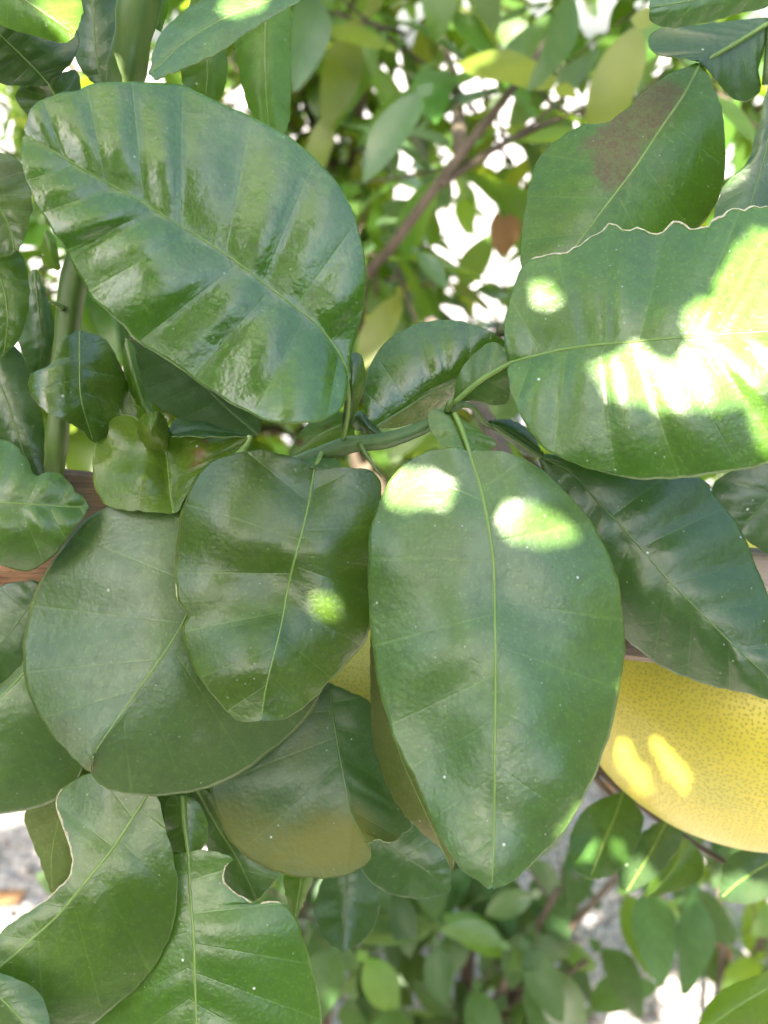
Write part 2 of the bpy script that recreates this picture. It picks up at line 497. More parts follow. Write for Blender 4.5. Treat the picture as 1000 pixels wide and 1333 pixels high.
# ------------------------------------------------------------------ traced leaves
def traced_leaf(name, parent, mid, A, B, d, mat, tilt=(0.004, 0.004), curl=(0, 0), quilt=0.0007, nv=8,
                slope=0.35, chew=(), stains=(), under=None, rib=(0.0008, 0.0003), ribmat='midrib',
                rows=56, K=9, label=None, wob=0.0016, rib_pre=None, crenate=1.1, thick=0.00032, seed=None,
                roll=(0, 0), lead=0.12, bumps=(), qside=(1, 1)):
    """a leaf blade from its midrib and its two margins (photo pixels), base to tip.
    d: distances of the midrib from base to tip; tilt / curl: how far each margin lies behind (+) or
    in front of (-) the midrib plane, linear and squared; quilt: bulge between side veins."""
    rs = random.Random(seed if seed is not None else int(mid[0][0] * 7 + mid[-1][1] * 13))
    x = np.linspace(0, 1, rows + 1)
    ts = 0.003 + 0.994 * (0.45 * x + 0.55 * (0.5 - 0.5 * np.cos(np.pi * x)))
    Mi = spline(mid, ts)
    tm = ts + lead * np.sin(np.pi * ts) ** 1.0 * (0.5 - 0.5 * np.cos(np.pi * np.minimum(1, ts * 1.6 + 0.25)))
    SA, SB = spline(A, tm), spline(B, tm)
    for S_, key in ((SA, 'A'), (SB, 'B')):
        T = np.gradient(S_, axis=0)
        T /= np.linalg.norm(T, axis=1)[:, None] + 1e-9
        Nn = np.stack([-T[:, 1], T[:, 0]], axis=1)
        ph = rs.uniform(0, 99)
        off = np.array([noise.noise(Vector((ph + t * 26, 0, 0))) * 2.0 + noise.noise(Vector((ph, t * 70, 0)))
                        for t in tm]) * crenate
        for (k, t0, t1, amp) in chew:
            if k == key:
                w = np.clip(np.minimum(tm - t0, t1 - tm) / 0.02, 0, 1)
                off += w * amp * np.array([noise.noise(Vector((ph + t * 55, 3, 0))) + 1.1 * noise.noise(Vector((ph + t * 130, 7, 0)))
                                           for t in tm])
        S_ += Nn * off[:, None]
    dm = spline([(i, v) for i, v in enumerate(d)], x)[:, 1] if len(d) > 2 else np.interp(x, [0, 1], d)
    dm = np.interp(ts, x, dm)
    wmax = max(np.linalg.norm(SA - Mi, axis=1).max(), np.linalg.norm(SB - Mi, axis=1).max())
    wA = np.linalg.norm(SA - Mi, axis=1).max()
    wB = np.linalg.norm(SB - Mi, axis=1).max()
    sA = 0.5 * (1 - np.cos(np.pi * np.linspace(0, 1, K + 1))) * 0.4 + 0.6 * np.linspace(0, 1, K + 1)
    sA[K - 1] = 0.975
    C = 2 * K + 1
    XY = np.zeros((rows + 1, C, 2))
    D = np.zeros((rows + 1, C))
    VE = np.zeros((rows + 1, C))
    pr = [rs.random() for k in range(40)]
    ED = np.zeros((rows + 1, C))
    ED[:, 0] = ED[:, -1] = 1
    ph = rs.uniform(0, 50)
    for j in range(C):
        side = 0 if j < K else 1
        s = sA[K - j] if j < K else sA[j - K]
        S_ = SA if side == 0 else SB
        P = Mi + (S_ - Mi) * s
        XY[:, j] = P
        q = np.linalg.norm(P - Mi, axis=1)
        qn = q / (wA if side == 0 else wB)
        jit = np.array([noise.noise(Vector((ph + 5.3 * t, 31.0 + 7 * (j > K), 0))) for t in ts])
        vp = (ts + 0.045 * jit * np.sin(np.pi * ts)) * nv + (0.30 if j > K else 0.0)
        VE[:, j] = vp
        fr = vp - np.floor(vp)
        am = (1.0 if quilt > 0.0015 else 0.6) * np.array([0.3 + 1.1 * pr[(int(math.floor(v)) * 2 + side) % 40] for v in vp])
        bul = 0.95 * qside[side] * (1.15 - 0.6 * ts) * am * np.sin(np.pi * fr ** 0.72) ** 1.45 * np.sin(np.pi * min(1, s * 0.92 + 0.06)) ** 0.7 * np.sin(np.pi * ts) ** 0.4
        # shallow gutter along the midrib, wavy margin
        gut = -0.0009 * np.exp(-(q / wmax / 0.16) ** 2)
        lo = np.array([noise.noise(Vector((ph + P[i, 0] * 0.011, P[i, 1] * 0.011, ph))) for i in range(rows + 1)])
        wav = np.array([noise.noise(Vector((ph + ts[i] * 7, side * 9.0, 0))) for i in range(rows + 1)]) * qn ** 2
        D[:, j] = (dm + tilt[side] * qn + curl[side] * qn ** 2 - quilt * bul - gut + wob * lo + wob * 1.2 * wav
                   + roll[side] * np.maximum(0, qn - 0.72) ** 2 * 12)
    for (bx_, by_, br_, ba_) in bumps:      # local swellings (towards the viewer) and hollows
        D -= ba_ * np.exp(-((XY[..., 0] - bx_) ** 2 + (XY[..., 1] - by_) ** 2) / br_ ** 2)
    P3 = UA(XY, D)
    du = np.gradient(P3, axis=0)
    dv = np.gradient(P3, axis=1)
    Nr = np.cross(du, dv)
    ln = np.linalg.norm(Nr, axis=2)
    Nr = Nr / (ln[..., None] + 1e-12)
    flip = (Nr * (CP - P3)).sum(axis=2).mean() < 0
    if flip:
        Nr = -Nr
    Bk = P3 - Nr * thick
    n1 = (rows + 1) * C
    V = np.vstack([P3.reshape(-1, 3), Bk.reshape(-1, 3)])
    Fc, fm = [], []
    def idx(i, j, b=0):
        return b * n1 + i * C + j
    for i in range(rows):
        for j in range(C - 1):
            a, b_, c, e = idx(i, j), idx(i, j + 1), idx(i + 1, j + 1), idx(i + 1, j)
            f1 = (a, b_, c, e) if flip else (a, e, c, b_)
            Fc.append(f1); fm.append(0)
            Fc.append(tuple(k + n1 for k in f1[::-1])); fm.append(1)
    for i in range(rows):
        for j in (0, C - 1):
            a, e = idx(i, j), idx(i + 1, j)
            q4 = (a, e, e + n1, a + n1)
            if (j == 0) == (not flip):
                q4 = q4[::-1]
            Fc.append(q4); fm.append(2)
    for i in (0, rows):
        for j in range(C - 1):
            a, e = idx(i, j), idx(i, j + 1)
            Fc.append((a, e, e + n1, a + n1) if i else (e, a, a + n1, e + n1)); fm.append(2)
    um = M[under] if under else M['under']
    o = mesh_obj(name, V, Fc, [M[mat], um, M['rim']], parent, origin=P3[0, K], fmat=fm)
    me = o.data
    at = me.attributes.new('vein', 'FLOAT', 'POINT')
    at.data.foreach_set('value', np.r_[VE.ravel(), VE.ravel()])
    at = me.attributes.new('edge', 'FLOAT', 'POINT')
    at.data.foreach_set('value', np.r_[ED.ravel(), ED.ravel()])
    st = np.zeros((rows + 1, C))
    for (sx, sy, rx, ry, rot, amp) in stains:
        ca, sa = math.cos(math.radians(rot)), math.sin(math.radians(rot))
        ddx, ddy = XY[..., 0] - sx, XY[..., 1] - sy
        a_, b_ = (ddx * ca + ddy * sa) / rx, (-ddx * sa + ddy * ca) / ry
        st += amp * np.exp(-(a_ ** 2 + b_ ** 2) ** (1.5 if mat == 'leaf_scar' else 0.9))
    at = me.attributes.new('stain', 'FLOAT', 'POINT')
    at.data.foreach_set('value', np.r_[st.ravel(), st.ravel()])
    if label:
        o['label'] = label
    # raised midrib
    if rib:
        rib = (rib[0] * 0.62, rib[1] * 0.62)
        rp = P3[:, K] - Nr[:, K] * (np.interp(ts, [0, 1], rib) * 0.45)[:, None]
        ii = list(range(0, rows - 1, 2))
        pts = list(rp[ii])
        rad = list(np.interp(ts[ii], [0, 1], rib))
        if rib_pre is not None:
            pre = spline([U(*p) for p in rib_pre], np.linspace(0, 1, 10))
            pts = list(pre[:-1]) + pts
            rad = [rib[0] * 1.35] * 9 + rad
        tube('midrib', pts, rad, M[ribmat], o, sides=6)
    # pale chewed rims
    for (k, t0, t1, amp) in chew:
        jj = 0 if k == 'A' else C - 1
        sel = [i for i in range(rows + 1) if t0 - 0.005 <= tm[i] <= t1 + 0.005]
        rr = [0.00022 + 0.00022 * abs(noise.noise(Vector((i * 0.37, 5, ph)))) * 2 for i in sel]
        rr[0] = rr[-1] = 0.0001
        tube('chewed_edge', [0.5 * (P3[i, jj] + Bk[i, jj]) for i in sel], rr, M['chew'], o, sides=5)
    return o

# ================================================================== shoot in front
b1 = empty('citrus_branch', U(600, 528, 0.273), 'green citrus twig bearing a fan of large dark leaves before the wooden rail', 'branch')
stem_pts = [U(330, 625, 0.300), U(396, 601, 0.284), U(450, 580, 0.2775), U(504, 573, 0.2755), U(554, 555, 0.2745), U(584, 534, 0.2735), U(602, 524, 0.273)]
tube('stem', stem_pts, [0.0026, 0.0024, 0.0023, 0.0021, 0.0018, 0.0016, 0.0012], M['twig'], b1, sides=10, ridge=0.07, n=34)
tube('bud', [U(583, 535, .2715), U(586, 525, .2700), U(590, 519, .2695)], [.0011, .0010, .0004], M['stem'], b1, n=8)
tube('shoot_tip', [U(600, 526, .273), U(616, 530, .274), U(628, 548, .277), U(640, 556, .281)], [.0010, .0008, .0008, .0006], M['twig'], b1, n=12)
tube('thorn', [U(468, 577, .2750), U(478, 594, .2735), U(497, 622, .2725)], [.0009, .0006, .00015], M['stem'], b1, n=10)

L1 = traced_leaf('leaf', b1,
    [(454, 497), (448, 470), (425, 436), (400, 411), (357, 379), (300, 335), (240, 297), (180, 260), (125, 230), (80, 203), (31, 174)],
    [(456, 496), (457, 462), (465, 435), (473, 400), (477, 350), (470, 310), (458, 272), (440, 240), (400, 195), (360, 168), (300, 140), (240, 112), (190, 107), (125, 108), (100, 119), (75, 121), (42, 140), (31, 172)],
    [(454, 500), (448, 525), (425, 545), (395, 551), (350, 548), (310, 530), (270, 505), (215, 467), (180, 445), (145, 410), (115, 380), (85, 325), (50, 270), (30, 220), (29, 176)],
    [0.2660, 0.2570, 0.2520, 0.2480, 0.2450], 'leaf_gloss', tilt=(0.001, -0.009), curl=(0.005, 0.004), quilt=0.0026, nv=9, slope=0.30,
    rows=80, K=12, qside=(0.6, 1.1), bumps=[(410, 590, 120, .012), (195, 330, 50, .002), (150, 190, 45, .002), (380, 330, 80, .002)], rib=(0.0008, 0.00035), rib_pre=[(447, 572, .276), (452, 545, .272), (455, 515, .2675)],
    label='large glossy leaf with rows of shiny ridges between its side veins')
traced_leaf('petiole_wing', L1, [(449, 565), (456, 535), (458, 510), (456, 470)],
    [(449, 565), (458, 548), (470, 520), (476, 490), (472, 465), (463, 458), (456, 464)],
    [(447, 565), (446, 540), (449, 520), (452, 505), (454, 480)],
    [0.276, 0.272, 0.269, 0.270], 'leaf', tilt=(0.004, 0.002), quilt=0.0002, rib=None, rows=18, K=4)

L2 = traced_leaf('leaf', b1,
    [(663, 472), (700, 462), (750, 452), (820, 445), (900, 438), (1000, 431), (1110, 424)],
    [(660, 470), (656, 430), (664, 390), (680, 347), (697, 335), (728, 329), (748, 322), (778, 304), (797, 292), (812, 299), (835, 297), (858, 306), (880, 287), (898, 300), (912, 298), (932, 285), (957, 272), (976, 272), (1000, 268), (1050, 278), (1090, 325), (1110, 420)],
    [(660, 478), (666, 512), (680, 545), (705, 580), (740, 600), (790, 617), (840, 625), (890, 622), (950, 614), (1000, 603), (1060, 575), (1100, 510), (1112, 428)],
    [0.2640, 0.2560, 0.2520, 0.2500], 'leaf', tilt=(0.010, -0.012), curl=(0.006, 0.012), quilt=0.0018, nv=10, slope=0.18,
    rows=120, K=12, chew=[('A', 0.205, 0.70, 5.0)], rib=(0.0009, 0.0004), rib_pre=[(588, 528, .272), (610, 508, .2690), (635, 488, .2660)],
    label='large leaf with a ragged chewed upper edge and bright sun patches')
traced_leaf('petiole_wing', L2, [(590, 527), (612, 507), (636, 488), (662, 473)],
    [(589, 525), (593, 500), (603, 477), (616, 462), (635, 447), (652, 449), (663, 470)],
    [(592, 528), (612, 522), (640, 528), (660, 525), (665, 505), (664, 476)],
    [0.2735, 0.2700, 0.2670, 0.2650], 'leaf', tilt=(0.003, 0.003), quilt=0.0004, rib=None, rows=26, K=6)

L3 = traced_leaf('leaf', b1,
    [(611, 588), (625, 632), (637, 690), (643, 740), (645, 830), (645, 900), (644, 1000), (643, 1100), (640, 1157)],
    [(609, 586), (585, 583), (555, 588), (522, 608), (497, 645), (482, 690), (479, 740), (481, 800), (487, 860), (499, 918), (515, 965), (543, 1022), (574, 1092), (605, 1135), (638, 1158)],
    [(613, 586), (650, 587), (692, 602), (732, 636), (770, 680), (797, 732), (811, 790), (813, 840), (808, 890), (795, 953), (770, 1020), (738, 1078), (702, 1115), (670, 1146), (642, 1158)],
    [0.2640, 0.2560, 0.2480, 0.2420, 0.2380], 'leaf_pale', tilt=(0.003, 0.004), curl=(0.006, 0.008), quilt=0.0008, nv=8, slope=0.33, wob=0.0026,
    rows=80, K=12, bumps=[(720, 1000, 90, .005), (540, 760, 80, .003), (700, 640, 50, .003), (590, 1000, 70, -.002)], rib=(0.0010, 0.0004), rib_pre=[(592, 538, .2710), (602, 560, .2685)],
    label='broad oval leaf hanging in front of the others, sunlit near its stalk')
traced_leaf('petiole_wing', L3, [(589, 537), (598, 555), (606, 573), (612, 589)],
    [(587, 538), (568, 533), (557, 538), (559, 556), (566, 570), (580, 580), (606, 588)],
    [(592, 538), (606, 548), (625, 560), (642, 572), (645, 581), (632, 586), (616, 588)],
    [0.2712, 0.2690, 0.2668, 0.2648], 'leaf', tilt=(0.001, 0.003), quilt=0.0003, rib=None, rows=22, K=5)

L4 = traced_leaf('leaf', b1,
    [(410, 607), (404, 645), (395, 687), (378, 750), (367, 812), (355, 860), (346, 897), (340, 938)],
    [(407, 605), (375, 593), (335, 586), (290, 594), (258, 615), (239, 657), (230, 705), (228, 750), (231, 778), (240, 795), (247, 803), (238, 816), (243, 845), (261, 885), (282, 911), (305, 935), (325, 941), (339, 937)],
    [(413, 608), (447, 608), (480, 612), (494, 622), (496, 648), (484, 700), (481, 750), (483, 800), (477, 832), (464, 850), (428, 889), (395, 922), (362, 938), (343, 939)],
    [0.2720, 0.2670, 0.2640, 0.2600], 'leaf', tilt=(0.002, 0.006), curl=(0.006, 0.006), quilt=0.0014, nv=7, slope=0.30, wob=0.003,
    rows=84, K=10, bumps=[(300, 870, 60, .006), (290, 660, 60, .003), (420, 620, 60, -.003), (350, 760, 50, -.003)], chew=[('A', 0.545, 0.605, 2.0)], rib=(0.0008, 0.0003), rib_pre=[(420, 588, .2790), (415, 598, .2745)],
    label='rounded glossy leaf with a nick in its edge and one small sun spot')
traced_leaf('petiole_wing', L4, [(425, 590), (418, 598), (410, 607)],
    [(424, 589), (405, 595), (394, 600), (398, 607), (409, 608)],
    [(427, 591), (440, 600), (446, 607), (430, 610), (412, 609)],
    [0.2790, 0.2760, 0.2730], 'under', tilt=(0.001, 0.001), quilt=0.0001, rib=None, rows=14, K=4)

L6 = traced_leaf('leaf', b1,
    [(704, 594), (745, 616), (780, 655), (820, 697), (870, 755), (915, 800), (957, 842), (1000, 882), (1046, 930)],
    [(706, 592), (740, 592), (790, 600), (850, 605), (908, 620), (940, 655), (970, 700), (988, 745), (1015, 810), (1038, 875), (1047, 928)],
    [(703, 596), (715, 650), (740, 720), (775, 790), (815, 832), (832, 847), (870, 872), (915, 890), (955, 899), (1000, 911), (1044, 931)],
    [0.2840, 0.2810, 0.2780, 0.2740], 'leaf_dark', tilt=(0.006, 0.006), curl=(0.004, 0.004), quilt=0.0020, nv=8, slope=0.28,
    rows=64, K=10, ribmat='midrib_dark', rib=(0.0007, 0.0003), rib_pre=[(640, 553, .281), (670, 572, .2835)],
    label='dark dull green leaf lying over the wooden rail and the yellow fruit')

traced_leaf('leaf', b1,
    [(488, 557), (530, 531), (560, 512), (592, 497), (630, 470), (660, 448)],
    [(484, 556), (474, 528), (479, 483), (503, 444), (540, 423), (583, 416), (630, 427), (660, 446)],
    [(491, 558), (520, 556), (558, 545), (592, 520), (630, 490), (662, 452)],
    [0.2830, 0.2870, 0.2920], 'leaf_gloss', tilt=(-0.004, 0.022), curl=(0.012, 0.0), quilt=0.0012, nv=7, slope=0.25,
    rows=48, K=8, ribmat='midrib_dark', label='dark glossy leaf folded along its midrib behind the twig')
traced_leaf('leaf', b1, [(627, 551), (650, 555), (676, 568), (708, 592)],
    [(628, 549), (650, 546), (674, 549), (692, 566), (708, 590)], [(627, 553), (645, 563), (668, 580), (694, 596), (707, 594)],
    [0.280, 0.283, 0.286], 'leaf_dark', quilt=0.0004, rows=30, K=5, ribmat='midrib_dark', rib=(0.0004, 0.0002))
traced_leaf('leaf', b1, [(465, 548), (440, 555), (410, 570), (372, 600)],
    [(464, 545), (440, 536), (410, 543), (390, 565), (372, 598)], [(465, 552), (455, 580), (430, 600), (400, 612), (374, 603)],
    [0.292, 0.293, 0.295], 'leaf_yellow', quilt=0.0006, rows=34, K=6, stains=[(391, 576, 8, 6, 0, 1.0), (425, 556, 5, 4, 0, .9), (440, 590, 6, 5, 0, .8)],
    label='small yellowish leaf with rusty spots')
traced_leaf('leaf', b1, [(455, 548), (468, 540), (480, 556), (496, 566)],
    [(455, 546), (468, 535), (482, 545), (496, 562)], [(455, 550), (465, 560), (480, 566), (495, 567)],
    [0.281, 0.280, 0.279], 'leaf_dark', quilt=0.0002, rows=20, K=4, rib=None)
traced_leaf('leaf', b1, [(336, 566), (300, 535), (250, 490), (175, 434)],
    [(338, 564), (345, 520), (320, 470), (270, 430), (200, 420), (176, 432)], [(334, 568), (300, 566), (262, 553), (222, 540), (194, 520), (180, 478), (175, 438)],
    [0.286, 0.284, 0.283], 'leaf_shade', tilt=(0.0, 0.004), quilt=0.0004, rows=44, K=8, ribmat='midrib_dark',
    label='matt leaf coloured darker for the shade beneath the ridged glossy leaf')

# ================================================================== upright green stem and its leaves
b2 = empty('citrus_shoot', U(70, 640, 0.302), 'thick ridged green citrus stem with drooping leaves, crossing in front of the rail', 'branch')
tube('stem', [U(40, 860, 0.330), U(62, 700, 0.318), U(71, 600, 0.3005), U(80, 500, 0.2975), U(95, 370, 0.294), U(130, 240, 0.290), U(160, 110, 0.286), U(180, 0, 0.281), U(196, -110, 0.276), U(215, -330, 0.27)],
     [.0034, .0033, .0032, .0034, .0038, .0044, .0052, .0058, .0060, .0062], M['stem'], b2, sides=20, ridge=0.06, nr=5, n=60)
tube('thorn', [U(83, 402, .2905), U(72, 395, .2890), U(63, 393, .288)], [.0009, .0006, .0002], M['stem'], b2, n=8)
L5 = traced_leaf('leaf', b2,
    [(290, 664), (275, 715), (255, 772), (232, 822), (205, 863), (170, 912), (135, 962), (121, 985)],
    [(284, 660), (262, 650), (230, 645), (195, 646), (160, 652), (115, 673), (78, 715), (46, 770), (30, 840), (34, 890), (52, 934), (85, 976), (108, 998), (118, 1003), (120, 988)],
    [(296, 664), (345, 700), (395, 770), (422, 850), (412, 915), (384, 953), (350, 981), (310, 1008), (262, 1029), (205, 1036), (155, 1032), (128, 1020), (119, 1004), (122, 989)],
    [0.2880, 0.2790, 0.2720, 0.2650], 'leaf_pale', tilt=(0.004, 0.004), curl=(0.008, 0.008), quilt=0.0006, nv=7, slope=0.42,
    rows=70, K=11, rib=(0.0006, 0.0003), stains=[(88, 950, 50, 30, 50, .55), (118, 998, 12, 10, 0, .8)],
    label='wide matt blue-green leaf with a browned notch at its tip')
L13 = traced_leaf('leaf', b2,
    [(226, 668), (222, 640), (219, 610), (217, 580), (219, 556)],
    [(222, 668), (150, 662), (128, 645), (121, 615), (122, 588), (129, 567), (141, 550), (155, 541), (169, 541), (181, 549), (198, 556), (217, 558)],
    [(230, 668), (245, 640), (264, 612), (300, 592), (314, 582), (322, 567), (300, 560), (270, 562), (240, 558), (221, 557)],
    [0.2830, 0.2870, 0.2900, 0.2880], 'leaf_cupped', tilt=(-0.008, -0.006), curl=(0.012, 0.008), quilt=0.0006, nv=4, rows=50, K=11, wob=0.003,
    roll=(-0.002, -0.002), bumps=[(160, 595, 26, -.0025), (190, 620, 26, .003), (262, 588, 26, .004)], stains=[(262, 590, 16, 8, 10, 1.0), (268, 572, 9, 7, 0, .8), (255, 605, 10, 6, 0, .8)],
    rib=(0.0006, 0.0004), label='cupped olive green leaf with rusty patches and a curled tip')
traced_leaf('leaf_tip', L13, [(216, 586), (205, 578), (196, 562), (200, 540)],
    [(214, 588), (190, 582), (181, 566), (180, 548), (190, 538), (199, 536)], [(218, 584), (220, 566), (217, 546), (208, 537), (201, 536)],
    [0.2835, 0.2790, 0.2770, 0.2800], 'leaf_cupped', tilt=(0.006, 0.004), curl=(0.004, 0.004), quilt=0.0002, rows=24, K=6, rib=None)
traced_leaf('leaf_tip', L13, [(222, 566), (250, 560), (285, 562), (322, 566)],
    [(221, 562), (224, 549), (240, 541), (262, 547), (290, 558), (321, 564)], [(222, 568), (250, 568), (285, 568), (321, 568)],
    [0.2840, 0.2835, 0.2845], 'leaf_dark', tilt=(0.005, -0.003), quilt=0.0002, rows=24, K=5, rib=None)
traced_leaf('leaf', b2,
    [(104, 430), (104, 470), (106, 520), (122, 576)],
    [(100, 431), (82, 440), (68, 470), (54, 481), (38, 488), (40, 512), (60, 536), (100, 556), (120, 575)],
    [(108, 431), (135, 440), (150, 460), (170, 510), (178, 542), (160, 552), (140, 568), (124, 577)],
    [0.2900, 0.2850, 0.2840, 0.2880], 'leaf_gloss', tilt=(-0.010, 0.016), curl=(0.006, 0.008), quilt=0.0009, nv=5, rows=48, K=10, under='under_olive',
    roll=(0.003, 0), rib=(0.0006, 0.0003), label='twisted shiny leaf with a pale rolled edge in front of the ridged stem')
traced_leaf('leaf', b2,
    [(-90, 648), (-30, 652), (40, 656), (80, 659), (117, 660)],
    [(-90, 644), (-60, 590), (-20, 573), (12, 573), (35, 598), (46, 619), (62, 614), (78, 616), (96, 635), (117, 658)],
    [(-90, 652), (-60, 715), (-30, 730), (0, 735), (32, 744), (56, 735), (76, 716), (95, 690), (117, 662)],
    [0.2760, 0.2770, 0.2790, 0.2830], 'leaf', tilt=(0.004, -0.004), curl=(0.006, 0.010), quilt=0.0018, nv=5, rows=50, K=9,
    rib=(0.0006, 0.0003), label='puckered glossy leaf jutting in front of the rail below the ridged stem')
traced_leaf('leaf', b2,
    [(70, 820), (32, 875), (0, 908), (-40, 950), (-90, 985)],
    [(66, 816), (36, 850), (25, 868), (0, 890), (-40, 910), (-90, 970)],
    [(75, 822), (105, 900), (112, 960), (106, 1006), (82, 1035), (58, 1049), (20, 1057), (-20, 1058), (-70, 1030), (-92, 990)],
    [0.2900, 0.2860, 0.2830, 0.2800], 'leaf_pale', tilt=(0.004, 0.000), curl=(0.004, 0.010), quilt=0.0009, nv=6, rows=46, K=9,
    stains=[(0, 885, 40, 12, -30, .6)], rib=(0.0006, 0.0003))
traced_leaf('leaf', b2,
    [(60, 760), (30, 800), (0, 838), (-60, 880)],
    [(56, 757), (36, 756), (0, 763), (-40, 790), (-62, 870)], [(62, 764), (70, 820), (36, 880), (0, 897), (-40, 900), (-60, 886)],
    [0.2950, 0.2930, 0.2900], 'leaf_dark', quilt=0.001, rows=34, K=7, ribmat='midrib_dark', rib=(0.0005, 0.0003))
# leaves round the top of the stem
traced_leaf('leaf', b2, [(-60, -70), (-10, -30), (40, 5), (97, 44)],
    [(-58, -75), (10, -70), (75, -40), (106, 0), (106, 22), (98, 44)], [(-62, -66), (-50, -10), (0, 32), (42, 46), (82, 56), (96, 47)],
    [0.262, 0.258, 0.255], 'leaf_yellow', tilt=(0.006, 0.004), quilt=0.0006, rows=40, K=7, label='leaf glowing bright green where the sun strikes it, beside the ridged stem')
traced_leaf('leaf', b2, [(64, 110), (40, 84), (5, 50), (-50, 0)],
    [(66, 108), (90, 85), (104, 55), (90, 25), (40, 10), (-10, -5), (-48, -4)], [(62, 112), (30, 112), (0, 108), (-40, 80), (-56, 30), (-52, 4)],
    [0.290, 0.284, 0.280], 'leaf_dark', tilt=(0.004, 0.002), quilt=0.001, rows=40, K=7, rib=(0.0004, 0.0002), rib_pre=[(80, 140, .294), (72, 125, .292)])
traced_leaf('leaf', b2, [(92, 150), (75, 130), (64, 110)], [(95, 148), (106, 118), (100, 92), (80, 95), (66, 108)], [(88, 152), (40, 152), (20, 125), (34, 108), (62, 112)],
    [0.297, 0.294, 0.291], 'leaf', quilt=0.0004, rows=24, K=5, rib=(0.0004, 0.0003), label='small rounded lobe of a leaf stalk beside the ridged stem')
traced_leaf('leaf', b2, [(135, 120), (125, 70), (120, 10), (110, -60)],
    [(132, 120), (100, 80), (95, 20), (108, -58)], [(140, 118), (160, 70), (155, 0), (112, -62)],
    [0.312, 0.310, 0.308], 'leaf_dark', quilt=0.0008, rows=34, K=6, ribmat='midrib_dark')
traced_leaf('leaf', b2, [(425, -22), (370, -5), (300, 20), (240, 55), (196, 98)],
    [(424, -28), (370, -40), (300, -20), (250, 8), (215, 36), (200, 66), (194, 97)], [(427, -18), (385, 4), (325, 40), (280, 71), (230, 92), (205, 103), (197, 100)],
    [0.268, 0.264, 0.261], 'leaf_pale', tilt=(0.006, -0.004), quilt=0.0008, rows=44, K=8, rib=(0.0007, 0.0003),
    label='pointed matt leaf with a sunlit upper side, slanting beside the ridged stem')
traced_leaf('leaf', b2, [(262, -30), (268, 40), (270, 100), (262, 160)],
    [(258, -30), (240, 30), (236, 100), (258, 160)], [(266, -30), (292, 30), (294, 110), (266, 162)],
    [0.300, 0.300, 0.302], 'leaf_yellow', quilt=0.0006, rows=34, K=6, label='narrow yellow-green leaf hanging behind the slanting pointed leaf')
traced_leaf('leaf', b2, [(350, -50), (346, 20), (345, 100), (352, 190)],
    [(345, -50), (312, 0), (306, 60), (322, 135), (350, 188)], [(355, -50), (376, 0), (379, 80), (376, 160), (356, 192)],
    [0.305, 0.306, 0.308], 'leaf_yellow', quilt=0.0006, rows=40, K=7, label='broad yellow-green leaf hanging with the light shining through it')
traced_leaf('leaf', b2, [(205, -30), (208, 10), (206, 40)], [(202, -30), (198, 5), (204, 38)], [(209, -30), (221, 0), (210, 42)],
    [0.29, 0.29, 0.291], 'leaf_yellow', quilt=0.0003, rows=20, K=4, rib=None)
traced_leaf('leaf', b2, [(-60, 190), (-20, 240), (10, 290), (20, 330)],
    [(-58, 186), (0, 198), (28, 212), (42, 258), (34, 305), (22, 328)], [(-62, 194), (-50, 270), (-20, 320), (0, 334), (18, 331)],
    [0.270, 0.272, 0.276], 'leaf', quilt=0.001, rows=34, K=6, stains=[(10, 225, 40, 26, 20, .6)])
traced_leaf('leaf', b2, [(-30, 310), (0, 360), (10, 410), (5, 465)],
    [(-26, 308), (15, 318), (34, 345), (38, 390), (28, 435), (6, 464)], [(-32, 312), (-40, 380), (-30, 430), (4, 467)],
    [0.284, 0.286, 0.290], 'leaf', quilt=0.001, rows=34, K=6, under='leaf_yellow')
traced_leaf('leaf', b2, [(45, 350), (50, 400), (55, 450), (48, 500)],
    [(42, 350), (24, 400), (22, 440), (46, 498)], [(48, 350), (66, 400), (74, 440), (66, 470), (50, 502)],
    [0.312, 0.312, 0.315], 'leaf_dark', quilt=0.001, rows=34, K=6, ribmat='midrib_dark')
traced_leaf('leaf', b2, [(-30, 440), (0, 500), (25, 570), (45, 640)],
    [(-26, 438), (20, 452), (44, 500), (58, 560), (56, 610), (47, 638)], [(-34, 444), (-30, 520), (-5, 590), (43, 642)],
    [0.298, 0.298, 0.300], 'leaf_dark', quilt=0.0012, rows=36, K=7, ribmat='midrib_dark')
traced_leaf('leaf', b2, [(60, 300), (70, 330), (78, 350)], [(60, 298), (72, 312), (79, 348)], [(58, 302), (52, 330), (62, 348), (77, 352)],
    [0.318, 0.318, 0.32], 'leaf_yellow', quilt=0.0003, rows=18, K=4, rib=None)
traced_leaf('leaf', b2, [(165, 440), (172, 475), (185, 520), (198, 545)], [(163, 440), (160, 475), (172, 515), (196, 546)], [(168, 438), (182, 470), (194, 510), (200, 543)],
    [0.300, 0.300, 0.302], 'leaf', quilt=0.0005, rows=24, K=4, rib=(0.0004, 0.0002))

